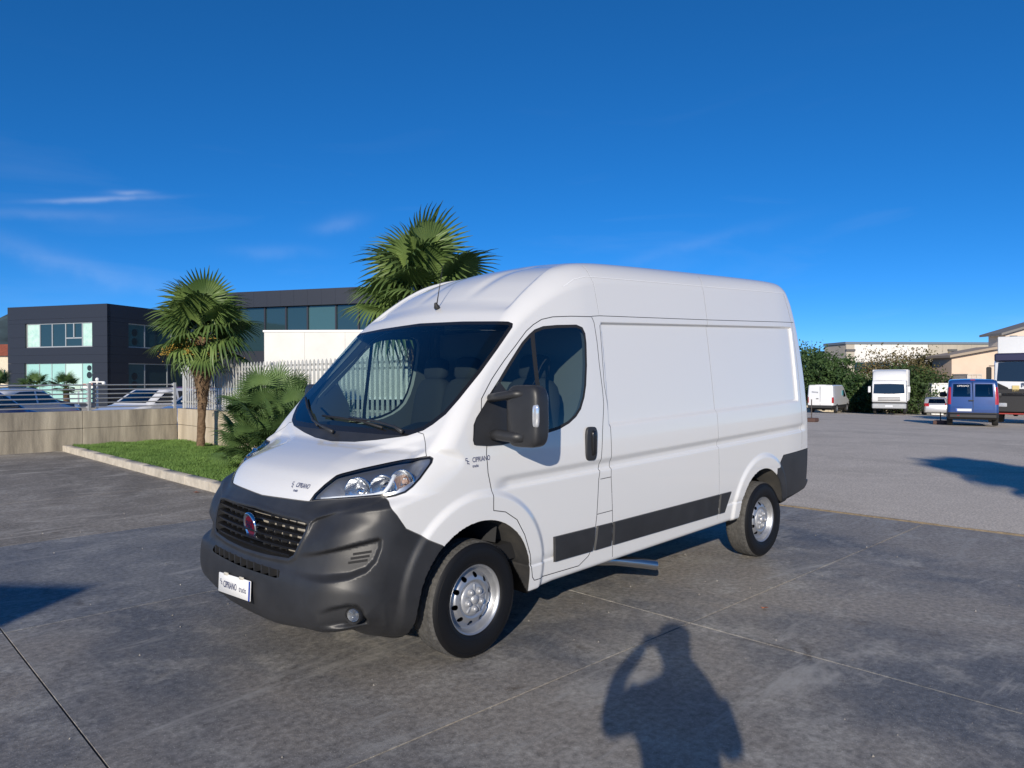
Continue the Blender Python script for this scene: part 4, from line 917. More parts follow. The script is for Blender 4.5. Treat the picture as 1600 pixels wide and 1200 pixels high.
# --- door handles, mirrors
def superell(a,b,c,e,n=20,M=None,mb=None):
    mb=mb or MB(); sp=lambda w:math.copysign(abs(w)**e,w); v=[]
    for i in range(n+1):
        t=-math.pi/2+math.pi*i/n
        for k in range(2*n):
            p=math.pi*k/n; v.append(Vector((a*sp(math.cos(t))*sp(math.cos(p)),b*sp(math.cos(t))*sp(math.sin(p)),c*sp(math.sin(t)))))
    if M: v=[M@p for p in v]
    f=[(i*2*n+k,i*2*n+(k+1)%(2*n),(i+1)*2*n+(k+1)%(2*n),(i+1)*2*n+k) for i in range(n) for k in range(2*n)]
    return mb.add(v,f)
for sg,side in((1,'left'),(-1,'right')):
    S=Matrix.Diagonal((1,sg,1,1)); d=dparts[side]
    c=s_xz(1.93,1.142); M=S@Matrix.Translation(W3(c)+Vector((0,-.004,0)))@Matrix.Rotation(rad(2),4,'Y')
    h=superell(.056,.014,.112,.45,14,M).build('handle',plas,d,True,180)
    superell(.022,.020,.085,.5,12,S@Matrix.Translation(W3(c)+Vector((.012,-.012,.004)))).build('grip',gloss_black,h,True,180)
    mr=empty('wing_mirror',S@Vector((1.06,-1.02,1.30)),None,None); mr.parent=van; mr.matrix_parent_inverse=wmat(van).inverted()
    hm=S@Matrix.Translation((1.150,-1.205,1.395))@Matrix.Rotation(rad(8),4,'Z')
    superell(.068,.118,.178,.42,18,hm).build('housing',plas,mr,True,180)
    superell(.010,.100,.155,.35,14,hm@Matrix.Translation((.062,0,0))).build('mirror_glass',chrome,mr,True,180)
    # flat front panel in the recess between the two arms
    for z0,z1,rr in ((1.505,1.520,.026),(1.285,1.275,.032)):
        b=MB(); b.tube([S@Vector((1.065,-.985,z0-.01)),S@Vector((1.060,-1.06,z0)),S@Vector((1.085,-1.16,z1)),S@Vector((1.11,-1.22,z1))],[rr,rr,rr,rr],12); b.build('arm',plas,mr,True,180)
    superell(.020,.020,.066,.5,12,S@Matrix.Translation((1.118,-1.306,1.400))@Matrix.Rotation(rad(30),4,'Z')).build('indicator',mat('clear_indicator',(.70,.72,.75),.08,.6,coat=1),mr,True,180)
# --- exhaust and chassis
MB().tube([(2.20,-.70,.30),(2.42,-.84,.285),(2.58,-.93,.255),(2.70,-.995,.228)],.036,20,False).build('exhaust_pipe',mat('exhaust_steel',(.55,.55,.54),.28,1.0),van,True,180)
MB().box(1.40,5.15,-.62,.62,.26,.40,None,.03).build('chassis',dark,van,True)  # plain underbody box, added to block light between the wheels
MB().tube([(4.39,-.80,.335),(4.39,.80,.335)],.06,12).build('rear_axle',rubber,van,True)
MB().box(.25,1.30,-.55,.55,.27,.62,None,.04).build('engine_tray',dark,van,True)
# --- wheels
tyre_m=mat('tyre_rubber',(.007,.007,.008),.5,spec=.3,bump=.12,bscale=220)
tread_m=mat('tyre_tread',(.075,.073,.070),.9,bump=.3,bscale=160,var=.35,vscale=30)
def tyre_mesh():
    # local z points outwards (away from the van)
    pr=[(.196,.080),(.204,.096),(.222,.104),(.262,.110),(.296,.107),(.315,.100),(.3255,.090)]
    b=MB(); b.lathe(pr,72); side=b.mesh('sidewall',180)
    t=MB(); n=144; ys=[.090,.086,.060,.056,.052,.022,.018,.014,-.014,-.018,-.022,-.052,-.056,-.060,-.086,-.090]
    v=[]
    for j,y in enumerate(ys):
        for k in range(n):
            gro=j in(3,6,9,12); r=.336-.03*abs(y)-(.009 if gro else 0)
            if abs(y)>=.086: r=.331-(.006 if k%2 else 0)-(.004 if abs(y)>.088 else 0)
            elif abs(y)>.055: r-=(.0045 if (k%2) else 0)
            v.append((r*math.cos(2*math.pi*k/n),r*math.sin(2*math.pi*k/n),y))
    m=len(ys); f=[(i*n+k,i*n+(k+1)%n,(i+1)*n+(k+1)%n,(i+1)*n+k) for i in range(m-1) for k in range(n)]
    t.add(v,f); tread=t.mesh('tread',35)
    b=MB(); b.lathe([(.196,-.080),(.222,-.104),(.262,-.110),(.296,-.107),(.3255,-.090)],48); inner=b.mesh('inner_sidewall',180)
    return side,tread,inner
T_SIDE,T_TREAD,T_IN=tyre_mesh()
# raised rings on the sidewall
T_RING=MB().lathe([(.300,.1075),(.302,.1095),(.304,.1070)],72).lathe([(.226,.1055),(.229,.1075),(.232,.1065)],72).mesh('sidewall_ring',180)
rimp=[(.150,.030),(.168,.040),(.178,.052),(.184,.075),(.190,.088),(.199,.094),(.203,.090),(.203,.080)]
R_RIM=MB().lathe(rimp,64).lathe([(.186,-.09),(.178,-.04),(.176,.04),(.178,.05)],48).mesh('rim',50)
def disc_mesh():
    # dished disc with ten round hand holes cut out of it
    rs=np.linspace(.092,.172,26); n=200; v=[];N_=[]
    for r in rs:
        h=np.interp(r,[.092,.100,.112,.135,.155,.172],[.066,.074,.077,.070,.050,.036])
        for k in range(n): a=2*math.pi*k/n; v.append((r*math.cos(a),r*math.sin(a),h))
    v=np.array(v); q=np.array([(i*n+k,i*n+(k+1)%n,(i+1)*n+(k+1)%n,(i+1)*n+k) for i in range(25) for k in range(n)])
    m=tri_mesh(v,q,np.tile(np.array([0,0,1.]),(len(v),1)))
    hf=lambda P:-np.minimum.reduce([np.hypot(P[:,0]-.138*math.cos(a),P[:,1]-.138*math.sin(a))-.0155 for a in np.arange(10)*2*math.pi/10+.2])
    m=clip(m,hf(m[0])); me=bpy.data.meshes.new('wheel_disc'); me.from_pydata(m[0].tolist(),[],m[2].tolist()); bm=bmesh.new(); bm.from_mesh(me); bmesh.ops.remove_doubles(bm,verts=bm.verts,dist=1e-5); bmesh.ops.recalc_face_normals(bm,faces=bm.faces); bm.to_mesh(me); bm.free(); shade(me,50); return me
R_DISC=disc_mesh()
hub=MB(); hub.lathe([(0,.098),(.018,.097),(.024,.092),(.028,.084),(.070,.080),(.086,.078),(.094,.070),(.096,.060)],48)
for k in range(5):
    a=2*math.pi*k/5+.3
    hub.lathe([(0,.103),(.010,.102),(.013,.096),(.017,.094),(.020,.080)],14,Matrix.Translation((.054*math.cos(a),.054*math.sin(a),0)))
    M=Matrix.Rotation(a+rad(36),4,'Z'); hub.box(.044,.088,-.006,.006,.074,.0845,M,.002)
R_HUB=hub.mesh('hub_cap',40)
R_BACK=MB().lathe([(.0,.01),(.176,.01)],32).mesh('brake_disc',40)
hubm=mat('hub_grey',(.40,.41,.43),.42,.4)
wheel_things=[]
for x,sg,st in((.955,1,3.0),(4.39,1,0),(.955,-1,3.0),(4.39,-1,0)):
    w=empty('wheel',(x,-sg*.875,.335),None,None); w.parent=van; w.matrix_parent_inverse=wmat(van).inverted()
    w.rotation_euler=(Matrix.Rotation(rad(st),4,'Z')@Matrix.Rotation(rad(90 if sg>0 else -90),4,'X')@Matrix.Rotation(RNG.uniform(0,6),4,'Z')).to_euler()
    ty=link_mesh('tyre',T_SIDE,None if T_SIDE.materials else tyre_m,w)
    link_mesh('tread',T_TREAD,None if T_TREAD.materials else tread_m,ty); link_mesh('inner_sidewall',T_IN,None if T_IN.materials else tyre_m,ty); link_mesh('sidewall_ring',T_RING,None if T_RING.materials else tyre_m,ty)
    rm=link_mesh('rim',R_RIM,None if R_RIM.materials else steel,w); link_mesh('wheel_disc',R_DISC,None if R_DISC.materials else steel,rm); link_mesh('hub_cap',R_HUB,None if R_HUB.materials else hubm,rm); link_mesh('brake_disc',R_BACK,None if R_BACK.materials else dark,rm)
# --- cab interior
z0=lambda z,x:z+SH*(x-.95)
MB().box(2.17,2.20,-.90,.90,.55,2.0,None,.01).build('bulkhead',mat('bulkhead',(.16,.16,.165),.8),van,True)
MB().box(.95,2.17,-.90,.90,.50,.60).build('cab_floor',dark,van,True)
dash=MB(); ring=[]
ys=np.linspace(-.90,.90,31)
for y in ys:
    hump=.055*math.exp(-((y+.42)/.22)**2)+.02*math.exp(-((y-.45)/.25)**2)+.012*math.sin(y*9)
    x0=.70+.07*y*y; ring.append([(x0,y,z0(1.19,x0)),(x0+.10,y,z0(1.235+hump*.3,.8)),(x0+.26,y,z0(1.275+hump,.95)),(x0+.40,y,z0(1.27+hump,1.1)),(x0+.46,y,z0(1.22+hump*.7,1.15)),(x0+.47,y,z0(1.0,1.15)),(x0+.42,y,.62)])
m=7; dash.add([p for r in ring for p in r],[(i*m+k,i*m+k+1,(i+1)*m+k+1,(i+1)*m+k) for i in range(30) for k in range(m-1)]).build('dashboard',inter,van,True,60)
sw=Matrix.Translation((1.27,-.46,1.30))@Matrix.Rotation(rad(-62),4,'Y')
st=MB(); st.tube([sw@Vector((.185*math.cos(t),.185*math.sin(t),0)) for t in np.linspace(0,2*math.pi,37)],.015,10,False); st.box(-.17,.17,-.02,.02,-.01,.01,sw,.005); st.box(-.02,.02,-.17,.02,-.01,.01,sw,.005); st.lathe([(0,.02),(.05,.015),(.065,-.02)],20,sw)
st.build('steering_wheel',rubber,van,True)
for y,w in((-.46,.25),(.28,.22),(.68,.20)):
    s_=empty('seat',(1.65,y,.6),None,None); s_.parent=van; s_.matrix_parent_inverse=wmat(van).inverted()
    superell(.27,w,.10,.5,12,Matrix.Translation((1.62,y,.90))).build('cushion',seatm,s_,True,180)
    superell(.085,w,.37,.5,12,Matrix.Translation((1.90,y,1.25))@Matrix.Rotation(rad(10),4,'Y')).build('backrest',seatm,s_,True,180)
    superell(.055,.13,.095,.55,10,Matrix.Translation((1.97,y,1.69))@Matrix.Rotation(rad(8),4,'Y')).build('headrest',seatm,s_,True,180)
# ------------------------------------------------------------------ other vehicles; local frame: nose at x=0, length along +x, left side at -y
car_glass=glass_mat('car_glass',(.16,.20,.22),1.1)
tyr=mat('car_tyre',(.018,.018,.018),.75); alloy=mat('alloy',(.45,.46,.47),.35,.8); trim=mat('car_trim',(.02,.02,.021),.55)
redl=mat('tail_red',(.36,.012,.012),.2,coat=1); whl=mat('head_clear',(.72,.74,.76),.1,.5,coat=1); inn=mat('car_inside',(.02,.02,.022),.9)
W_T=MB().lathe([(.19,.09),(.24,.105),(.285,.10),(.305,.075),(.31,0),(.305,-.075),(.285,-.10),(.19,-.09)],28).mesh('tyre',60)
W_R=MB().lathe([(0,.06),(.05,.06),(.06,.045),(.10,.035),(.17,.055),(.19,.085),(.205,.095),(.205,-.05)],28).mesh('rim',40)
def add_wheel(parent,x,y,r,out):
    w=bpy.data.objects.new('wheel',None); COL.objects.link(w); w.parent=parent; w.location=(x,y,r); k=r/.31; w.scale=(k,k,1.0); w.rotation_euler=(rad(90 if out<0 else -90),0,0)
    # scale acts in the local axes, so the disc grows and the width stays
    link_mesh('tyre',W_T,None if W_T.materials else tyr,w); link_mesh('rim',W_R,None if W_R.materials else alloy,w)
def np_mesh(name,m):
    V,N,T=m; me=bpy.data.meshes.new(name); me.vertices.add(len(V)); me.vertices.foreach_set('co',V.astype(np.float32).ravel()); me.loops.add(T.size); me.loops.foreach_set('vertex_index',T.astype(np.int32).ravel())
    me.polygons.add(len(T)); me.polygons.foreach_set('loop_start',np.arange(0,T.size,3,dtype=np.int32)); me.polygons.foreach_set('loop_total',np.full(len(T),3,np.int32)); me.update(); me.shade_smooth(); me.normals_split_custom_set_from_vertices([tuple(n) for n in N]); return me
def make_car(name,label,cat,prof_pts,width,belt,tumble,side_wins,screen,rear,wheels,color,lamps,res=.045,group=None,dark_z=None,corner=.12,bowk=.10):
    """shell grown from a side profile, with windows, lamps and trim cut out of it as parts"""
    pr=catmull(prof_pts,4); L=max(p[0] for p in prof_pts); H=max(p[1] for p in prof_pts)
    gx=np.arange(-.2,L+.25,.02); gz_=np.arange(-.1,H+.25,.02); a,c=np.meshgrid(gx,gz_,indexing='ij'); S=poly_sd(a,c,pr)
    def pf(x,z):
        fx=np.clip((x-gx[0])/.02,0,len(gx)-2.001); fz=np.clip((z-gz_[0])/.02,0,len(gz_)-2.001); i=fx.astype(int); j=fz.astype(int); u=fx-i; v=fz-j
        return (S[i,j]*(1-u)+S[i+1,j]*u)*(1-v)+(S[i,j+1]*(1-u)+S[i+1,j+1]*u)*v
    def bd(x,y,z):
        y=np.abs(y); w=width/2-tumble*np.clip(z-belt,0,3)-.10*np.clip(.7-x,0,1)**2-.10*np.clip(x-L+.6,0,1)**2-.02*np.clip(.5-z,0,1)
        return rmax(pf(x-bowk*y*y*sstep(L*.6,L*.3,x)+bowk*.7*y*y*sstep(L*.6,L*.85,x),z+.05*y*y*sstep(belt,H,z)),y-w,corner)
    def fn(x,y,z):
        k=np.minimum.reduce([np.hypot(x-wx,z-wr*.95)-wr*1.14 for wx,wr in wheels]); return np.maximum(bd(x,y,z),-np.maximum(k,width/2-.32-np.abs(y)))
    V,Q=nets(fn,-.08,L+.1,res,.5*res-math.ceil((width/2+.1)/res)*res,.5*res,res,.08,H+.12,res*.8); V=relax(fn,V); V[V[:,1]>-res*.25,1]=0
    N=gradF(bd,V,.01); N/=np.maximum(np.linalg.norm(N,axis=1,keepdims=True),1e-9); m=tri_mesh(V,Q,N)
    m,wl,_=cut(m,lambda P:-(bd(*P.T)+.012),0,1,.02)
    root=empty(name,(0,0,0),label,cat,group); both=lambda q:join(q,mirror(q))
    parts=[]
    for poly in side_wins:
        w,m,_=cut(m,lambda P:np.maximum(poly_sd(P[:,0],P[:,2],poly),.35+P[:,1]),0,2,.02)
        for q in(w,mirror(w)): parts.append(('side_window',q,car_glass))
    for nm,(x0,x1,z0,z1,hw,tp) in (('windscreen',screen),('rear_window',rear)):
        if x0 is None: continue
        w,m,_=cut(m,lambda P:np.maximum.reduce([x0-P[:,0],P[:,0]-x1,z0-P[:,2],P[:,2]-z1,-P[:,1]-(hw-tp*(P[:,2]-z0))]),0,2,.02); parts.append((nm,both(w),car_glass))
    for nm,fnc,mt in lamps:
        w,m,_=cut(m,fnc,0,2,.02)
        if len(w[2]):
            for q in(w,mirror(w)): parts.append((nm,push(q,.004),mt))
    if dark_z:
        w,m,_=cut(m,dark_z,0,1,.02); parts.append(('lower_trim',both(w),trim))
    link_mesh('body',np_mesh('body',both(m)),color,root)
    link_mesh('wheel_arch',np_mesh('wheel_arch',both(wl)),trim,root)
    for nm,q,mt in parts:
        if len(q[2]): link_mesh(nm,np_mesh(nm,q),mt,root)
    lin=both(flip(push(clip(m,np.maximum(belt-.05-m[0][:,2],.9-m[0][:,0])),-.03)))
    if len(lin[2]): link_mesh('lining',np_mesh('lining',lin),inn,root)
    MB().box(.9,L-.25,-width/2+.12,width/2-.12,.25,belt-.12,None,.05).build('cabin_floor',inn,root)
    for sx in(.42,.56):
        for sy in(-.36,.36): MB().box(L*sx,L*sx+.14,sy-.22,sy+.22,belt-.3,H-.22,None,.05).build('seat',inn,root)
    for wx,wr in wheels:
        for s_ in(-1,1): add_wheel(root,wx,s_*(width/2-.11),wr,s_)
    return root
def place(o,p,heading):
    """heading: direction the nose points to (radians); local -x is forward"""
    o.location=p; o.rotation_euler=(0,0,heading+math.pi)
def recolour(o,m):
    for c in o.children:
        if c.name.split('.')[0]=='body': c.data=c.data.copy(); c.data.materials[0]=m
def paint_m(n,c,metal=0,r=.3): return mat(n,c,r,metal,coat=1)
hatch_prof=[(.25,.22),(.04,.30),(.0,.48),(.05,.66),(.25,.78),(.95,.95),(1.15,1.02),(1.75,1.42),(2.1,1.50),(2.9,1.50),(3.6,1.40),(3.95,1.02),(4.08,.85),(4.10,.45),(4.0,.28),(3.8,.22)]
head_fn=lambda P:np.maximum.reduce([P[:,0]-.45,.60-P[:,2],P[:,2]-.76-.15*P[:,0],P[:,1]+.45])
def tail_fn(L,x0,z0,z1,y0): return lambda P:np.maximum.reduce([L-x0-P[:,0],z0-P[:,2],P[:,2]-z1,P[:,1]+y0])
car0=make_car('parked_car','silver hatchback with its windscreen towards the stained wall, last before the white fence','car',hatch_prof,1.78,.98,.26,
  [[(1.35,1.02),(1.85,1.36),(2.25,1.40),(2.25,1.01)],[(2.33,1.01),(2.33,1.40),(2.95,1.39),(3.35,1.28),(3.45,1.03)]],(1.05,2.0,1.03,1.43,.66,.32),(3.4,4.2,1.02,1.36,.60,.25),((.80,.31),(3.30,.31)),paint_m('silver_paint',(.50,.51,.53),.6),
  [('headlight',head_fn,whl),('tail_light',tail_fn(4.1,.42,.78,1.02,.55),redl)],dark_z=lambda P:P[:,2]-.30)
GZC=0.0
def cpos(px,d): p=at(px,600,d); p.z=gz(p.x)-(.13 if px<300 else 0); return p
place(car0,cpos(238,20.6),rad(180+20))
def car_copy(label,px,d,head,m):
    c=copy_tree(car0); c['label']=label; recolour(c,m); place(c,cpos(px,d),head); return c
whitep=paint_m('car_white',(.74,.74,.74)); bluep=paint_m('car_blue',(.02,.08,.28),.3); blackp=paint_m('car_black',(.012,.013,.017),.2); redp=paint_m('car_red',(.30,.03,.02)); navyp=paint_m('car_navy',(.02,.025,.06),.3)
car_copy('white hatchback behind the railing, next to the silver one',150,22.3,rad(180+22),whitep)
car_copy('blue hatchback behind the railing, beside the dark saloon',52,21.2,rad(38),bluep)
car_copy('white-roofed car standing just behind the blue hatchback',98,26.5,rad(40),whitep)
car_copy('black car at the railing, on the far side of the blue one',8,22.5,rad(30),blackp)
car_copy('red car mostly hidden behind the silver hatchback',208,27.5,rad(200),redp)
car_copy('navy car parked in front of the dark office block',112,31.5,rad(20),navyp)
# blue van seen from behind
dob=[(.22,.25),(.03,.34),(.0,.52),(.06,.78),(.25,.90),(.85,1.06),(1.05,1.16),(1.62,1.68),(1.95,1.80),(2.9,1.83),(3.9,1.80),(4.10,1.74),(4.17,1.45),(4.22,1.0),(4.24,.55),(4.2,.34),(4.0,.25)]
bluev=paint_m('van_blue',(.012,.050,.20),.1)
def rearpanes(P): return None
dv=make_car('compact_van','small blue van seen from behind with two rear doors','van',dob,1.72,1.06,.085,
  [[(1.35,1.14),(1.80,1.58),(2.25,1.62),(2.25,1.12)],[(2.35,1.12),(2.35,1.62),(3.05,1.62),(3.05,1.12)]],(1.0,1.9,1.18,1.66,.70,.22),(None,)*6,((.85,.32),(3.43,.32)),bluev,
  [('headlight',head_fn,whl),('rear_pane',lambda P:np.maximum.reduce([3.9-P[:,0],1.13-P[:,2],P[:,2]-1.62,P[:,1]+.075,-P[:,1]-.66+.04*(P[:,2]-1.1)]),car_glass),('tail_light',lambda P:np.maximum.reduce([4.02-P[:,0],.84-P[:,2],P[:,2]-1.50,P[:,1]+.715]),redl)],dark_z=lambda P:np.minimum(P[:,2]-.36,np.maximum(4.0-P[:,0],P[:,2]-.53)),corner=.09,bowk=.03)
# rear doors: panes, gap, handle, plate (parts, in the local frame at the tail x~4.2)
MB().box(4.20,4.252,.005,.017,.55,1.72).build('door_gap',trim,dv)
MB().box(4.235,4.262,-.14,.03,.96,1.01,None,.008).build('door_handle',trim,dv)
MB().box(4.23,4.258,-.56,-.04,.575,.675,None,.004).build('number_plate',mat('plate_pale',(.66,.69,.73),.5),dv); MB().box(4.256,4.260,-.56,-.51,.58,.67).build('plate_band',mat('plate_band_blue',(.03,.10,.45),.4),dv)
MB().box(4.05,4.10,-.08,.08,1.76,1.80,None,.006).build('brake_light',redl,dv); MB().box(4.10,4.30,-.80,.80,.30,.50,None,.05).build('rear_bumper',trim,dv); MB().box(4.285,4.31,-.52,-.44,.40,.43,None,.006).build('fog_light',redl,dv)
for s_ in(-1,1): superell(.10,.13,.11,.5,10,Matrix.Translation((1.15,s_*.98,1.16))).build('wing_mirror',trim,dv)
v_,f_=text_mesh('CIPRIANO',.085); b=MB(); b.add([(4.205-.02*p[1],.40-p[0]*-1-.72,1.545+p[1]) for p in v_],f_); me=bpy.data.meshes.new('window_lettering'); me.from_pydata(b.v,[],b.f); link_mesh('window_lettering',me,mat('white_print',(.8,.8,.8),.5),dv)
p=cpos(1520,28.0); place(dv,p,rad(46.1-30.5)); dv.location=p-Vector((math.cos(rad(15.6)),math.sin(rad(15.6)),0))*-4.2
# white high van in the distance, tail and right flank towards us
dly=[(.3,.30),(.06,.38),(.0,.60),(.05,.85),(.3,1.02),(.95,1.22),(1.15,1.36),(1.75,1.98),(2.1,2.18),(2.6,2.24),(5.2,2.24),(5.42,2.18),(5.48,1.6),(5.50,.7),(5.46,.45),(5.2,.36)]
wv=make_car('panel_van','older white panel van parked in front of the dark green tree','van',dly,1.98,1.15,.06,[[(1.45,1.25),(1.95,1.78),(2.25,1.80),(2.25,1.22)]],(1.0,2.0,1.38,1.98,.82,.25),(None,)*6,((.95,.34),(4.3,.34)),paint_m('old_white',(.72,.73,.74)),
  [('headlight',head_fn,whl),('tail_light',lambda P:np.maximum.reduce([5.30-P[:,0],.80-P[:,2],P[:,2]-1.25,P[:,1]+.86]),redl)],dark_z=lambda P:P[:,2]-.62,corner=.10,bowk=.04,res=.055)
for s_ in(-1,1):
    MB().box(2.35,2.75,s_*.985-.01,s_*.985+.01,1.35,1.75,None,.005).build('side_decal',mat('decal_teal',(.10,.35,.40),.5),wv)
MB().box(5.46,5.50,-.01,.01,.6,2.1).build('door_gap',trim,wv); MB().box(5.47,5.52,-.30,-.12,1.10,1.16,None,.006).build('door_handle',trim,wv); MB().box(5.44,5.60,-.9,.9,.38,.58,None,.04).build('rear_step',trim,wv)
b=MB()
for k in range(5): b.box(5.49,5.503,-.62+.10*k,-.55+.10*k,1.62-.01*k,1.72-.01*k)
b.build('rear_lettering',mat('decal_grey',(.25,.27,.32),.5),wv)
p=cpos(1284,58); place(wv,p,rad(9)); wv.location=p+Vector((math.cos(rad(9)),math.sin(rad(9)),0))*5.0
# silver hatchback by the cabin
c=car_copy('small silver hatchback parked by the white cabin, tail towards the yard',1461,59,rad(20),paint_m('pale_silver',(.55,.56,.58),.5)); c.location=c.location-Vector((math.cos(rad(20)),math.sin(rad(20)),0))*-2
# ------------------------------------------------------------------ lorries
def lorry(name,label,cabc,dark_lower,box_h,Lbox,wide=2.4,deflector=True,grille=None):
    """forward-control lorry: cab front at x=0"""
    t=empty(name,(0,0,0),label,'lorry'); w=wide/2; cm=cabc
    zf=.95; b=MB()
    prof=[(.10,zf),(.02,1.10),(0.0,1.45),(.04,1.75),(.10,2.35),(.22,2.56),(.5,2.64),(1.75,2.64),(1.80,2.5),(1.80,zf)]
    pr=catmull(prof,3); ys=[-w,-w+.04,-w+.14,0,w-.14,w-.04,w]; sh_=[.14,.05,.012,0,.012,.05,.14]; v=[]
    for y,s_ in zip(ys,sh_):
        for x,z in pr: v.append((x+s_ if x<.9 else x,y,z-(s_*.6 if z>2.4 else 0)))
    m=len(pr); b.add(v,[(i*m+k,i*m+k+1,(i+1)*m+k+1,(i+1)*m+k) for i in range(len(ys)-1) for k in range(m-1)]+[tuple(range(m)),tuple(range((len(ys)-1)*m,len(ys)*m))]+[(i*m,(i+1)*m,(i+1)*m+m-1,i*m+m-1) for i in range(len(ys)-1)])
    b.build('cab',cm,t,ang=35)
    b=MB(); 
    for (y0,y1) in((-w+.12,w-.12),): b.add([(-.012+.02,y0,1.62),(-.012+.02,y1,1.62),(.075,y1-.04,2.33),(.075,y0+.04,2.33),(-.030,0,1.60),(.05,0,2.35)],[(0,4,5,3),(4,1,2,5)])
    b.build('windscreen',mat('lorry_glass',(.015,.022,.03),.06,spec=.9),t)
    for s_ in(-1,1):
        b=MB(); b.box(.35,1.15,s_*(w+.002)-.006,s_*(w+.002)+.006,1.72,2.3,None,.004); b.build('door_window',mat('lorry_glass',(0,0,0)),t)
        m_=empty('mirror',(.0,s_*(w+.16),1.9),None,None); m_.parent=t
        MB().box(-.10,.02,-.09,.09,-.22,.26,None,.03).build('mirror_shell',cm if not dark_lower else trim,m_); MB().tube([(.02,-s_*.18,.3),(-.04,0,.3)],.018,6).build('arm',trim,m_)
    low=mat('lorry_dark',(.018,.018,.02),.6)
    if dark_lower:
        MB().box(-.06,.5,-w+.02,w-.02,.38,1.12,None,.08).build('bumper',low,t); MB().box(-.035,.05,-w+.15,w-.15,1.13,1.32,None,.02).build('grille',low,t)
        for s_ in(-1,1):
            b=MB(); b.add([(-.02,s_*(w-.08),1.58),(-.02,s_*(w-.50),1.36),(-.02,s_*(w-.50),1.18),(.05,s_*(w-.05),1.18)],[(0,1,2,3)]); b.build('grille_wing',low,t)
        MB().box(-.012,.2,-w+.02,w-.02,2.36,2.68,None,.05).build('sun_visor',mat('visor_navy',(.03,.03,.07),.35),t)
        flat_text('lettering','IVECO',.22,frame((-.045,0,1.46),(0,-1,0),(0,0,1)),mat('grey_metal_letters',(.20,.22,.25),.3,.8),t,bold=.008)
        MB().box(-.035,-.02,.38,.62,1.22,1.45,None,.004).build('yellow_sign',mat('sign_yellow',(.62,.50,.22),.6),t)
        MB().box(-.08,-.06,-.45,-.05,.62,.73,None,.003).build('number_plate',mat('plate_blueish',(.30,.45,.75),.5),t)
        MB().box(-.10,.1,-w+.05,w-.05,.36,.40).build('red_strip',mat('red_strip',(.35,.04,.03),.5),t)
    else:
        MB().box(-.07,.5,-w+.02,w-.02,.45,.86,None,.06).build('bumper',mat('bumper_grey',(.36,.38,.40),.6),t)
        for z in(1.10,1.20,1.30): MB().box(-.012,.02,-.75,.75,z-.02,z+.02).build('grille_slot',low,t)
        MB().box(-.085,-.07,-.26,.26,.60,.72,None,.003).build('number_plate',mat('plate_pale',(.66,.69,.73),.5),t)
        MB().box(-.03,.03,-w+.10,w-.10,.87,.96).build('lower_grille',low,t)
        for s_ in(-.3,.3): MB().tube([(-.02,s_,1.60),(.0,s_-.35,1.66)],.015,6).build('wiper',low,t)
    for s_ in(-1,1): MB().box(-.078,.05,s_*(w-.30)-.17,s_*(w-.30)+.17,.62,.80,None,.03).build('headlight',whl,t)
    if deflector:
        b=MB(); pr=[(.25,2.62),(.42,2.95),(.75,3.25),(1.15,3.40),(1.78,3.42)]; n_=len(pr)
        for y,s_ in((-w+.06,.10),(-w+.3,.0),(w-.3,.0),(w-.06,.10)):
            for x,z in pr: b.v.append((x+s_,y,z-s_*.3))
        b.f+= [(i*n_+k,i*n_+k+1,(i+1)*n_+k+1,(i+1)*n_+k) for i in range(3) for k in range(n_-1)]+[(0,1,2,3,4),(15,16,17,18,19)]; b.build('wind_deflector',cm,t,ang=30)
    bw=mat('box_white',(.60,.61,.62),.45)
    b=MB(); b.box(1.95,1.95+Lbox,-w-.06,w+.06,.98,box_h,None,.02); bx=b.build('cargo_box',bw,t)
    for k in range(int(Lbox/1.2)): 
        for s_ in(-1,1): MB().box(2.0+1.2*k,2.03+1.2*k,s_*(w+.062)-.004,s_*(w+.062)+.004,1.02,box_h-.05).build('panel_strip',bw,bx)
    MB().box(.3,1.9+Lbox,-.45,.45,.55,.93).build('chassis',low,t)
    for x in(.95,1.95+Lbox*.72):
        for s_ in(-1,1): add_wheel(t,x,s_*(w-.16),.46,s_)
    for s_ in(-1,1): MB().box(.45,1.45,s_*(w-.02)-.03,s_*(w-.02)+.03,.80,.98,None,.02).build('wheel_guard',low,t)
    return t
l1=lorry('box_lorry','white box lorry with roof wind deflector, parked facing us before the brown tree',paint_m('lorry_white',(.76,.77,.78)),False,3.45,5.2,2.35)
p=cpos(1389,55.5); place(l1,p,math.atan2(CAM_POS[1]-p.y,CAM_POS[0]-p.x)-rad(2.5))
l2=lorry('tractor_lorry','big white lorry with black lower front, parked beside the blue van',paint_m('lorry_white2',(.76,.77,.78)),True,3.40,7.0,2.5,False)
p=cpos(1611,32.0); l2.scale=(1.1,1.1,1.17); place(l2,p,math.atan2(CAM_POS[1]-p.y,CAM_POS[0]-p.x)-rad(4))
# a box lorry stands behind the photographer; the corner of its shadow reaches the slabs
l3=copy_tree(l1); l3['label']='white box lorry standing behind the photographer, outside the picture'; l3['group']='white box lorries in the yard'; l1['group']='white box lorries in the yard'
l3.location=(-14.6,-7.24,0); l3.rotation_euler=(0,0,rad(41.3))
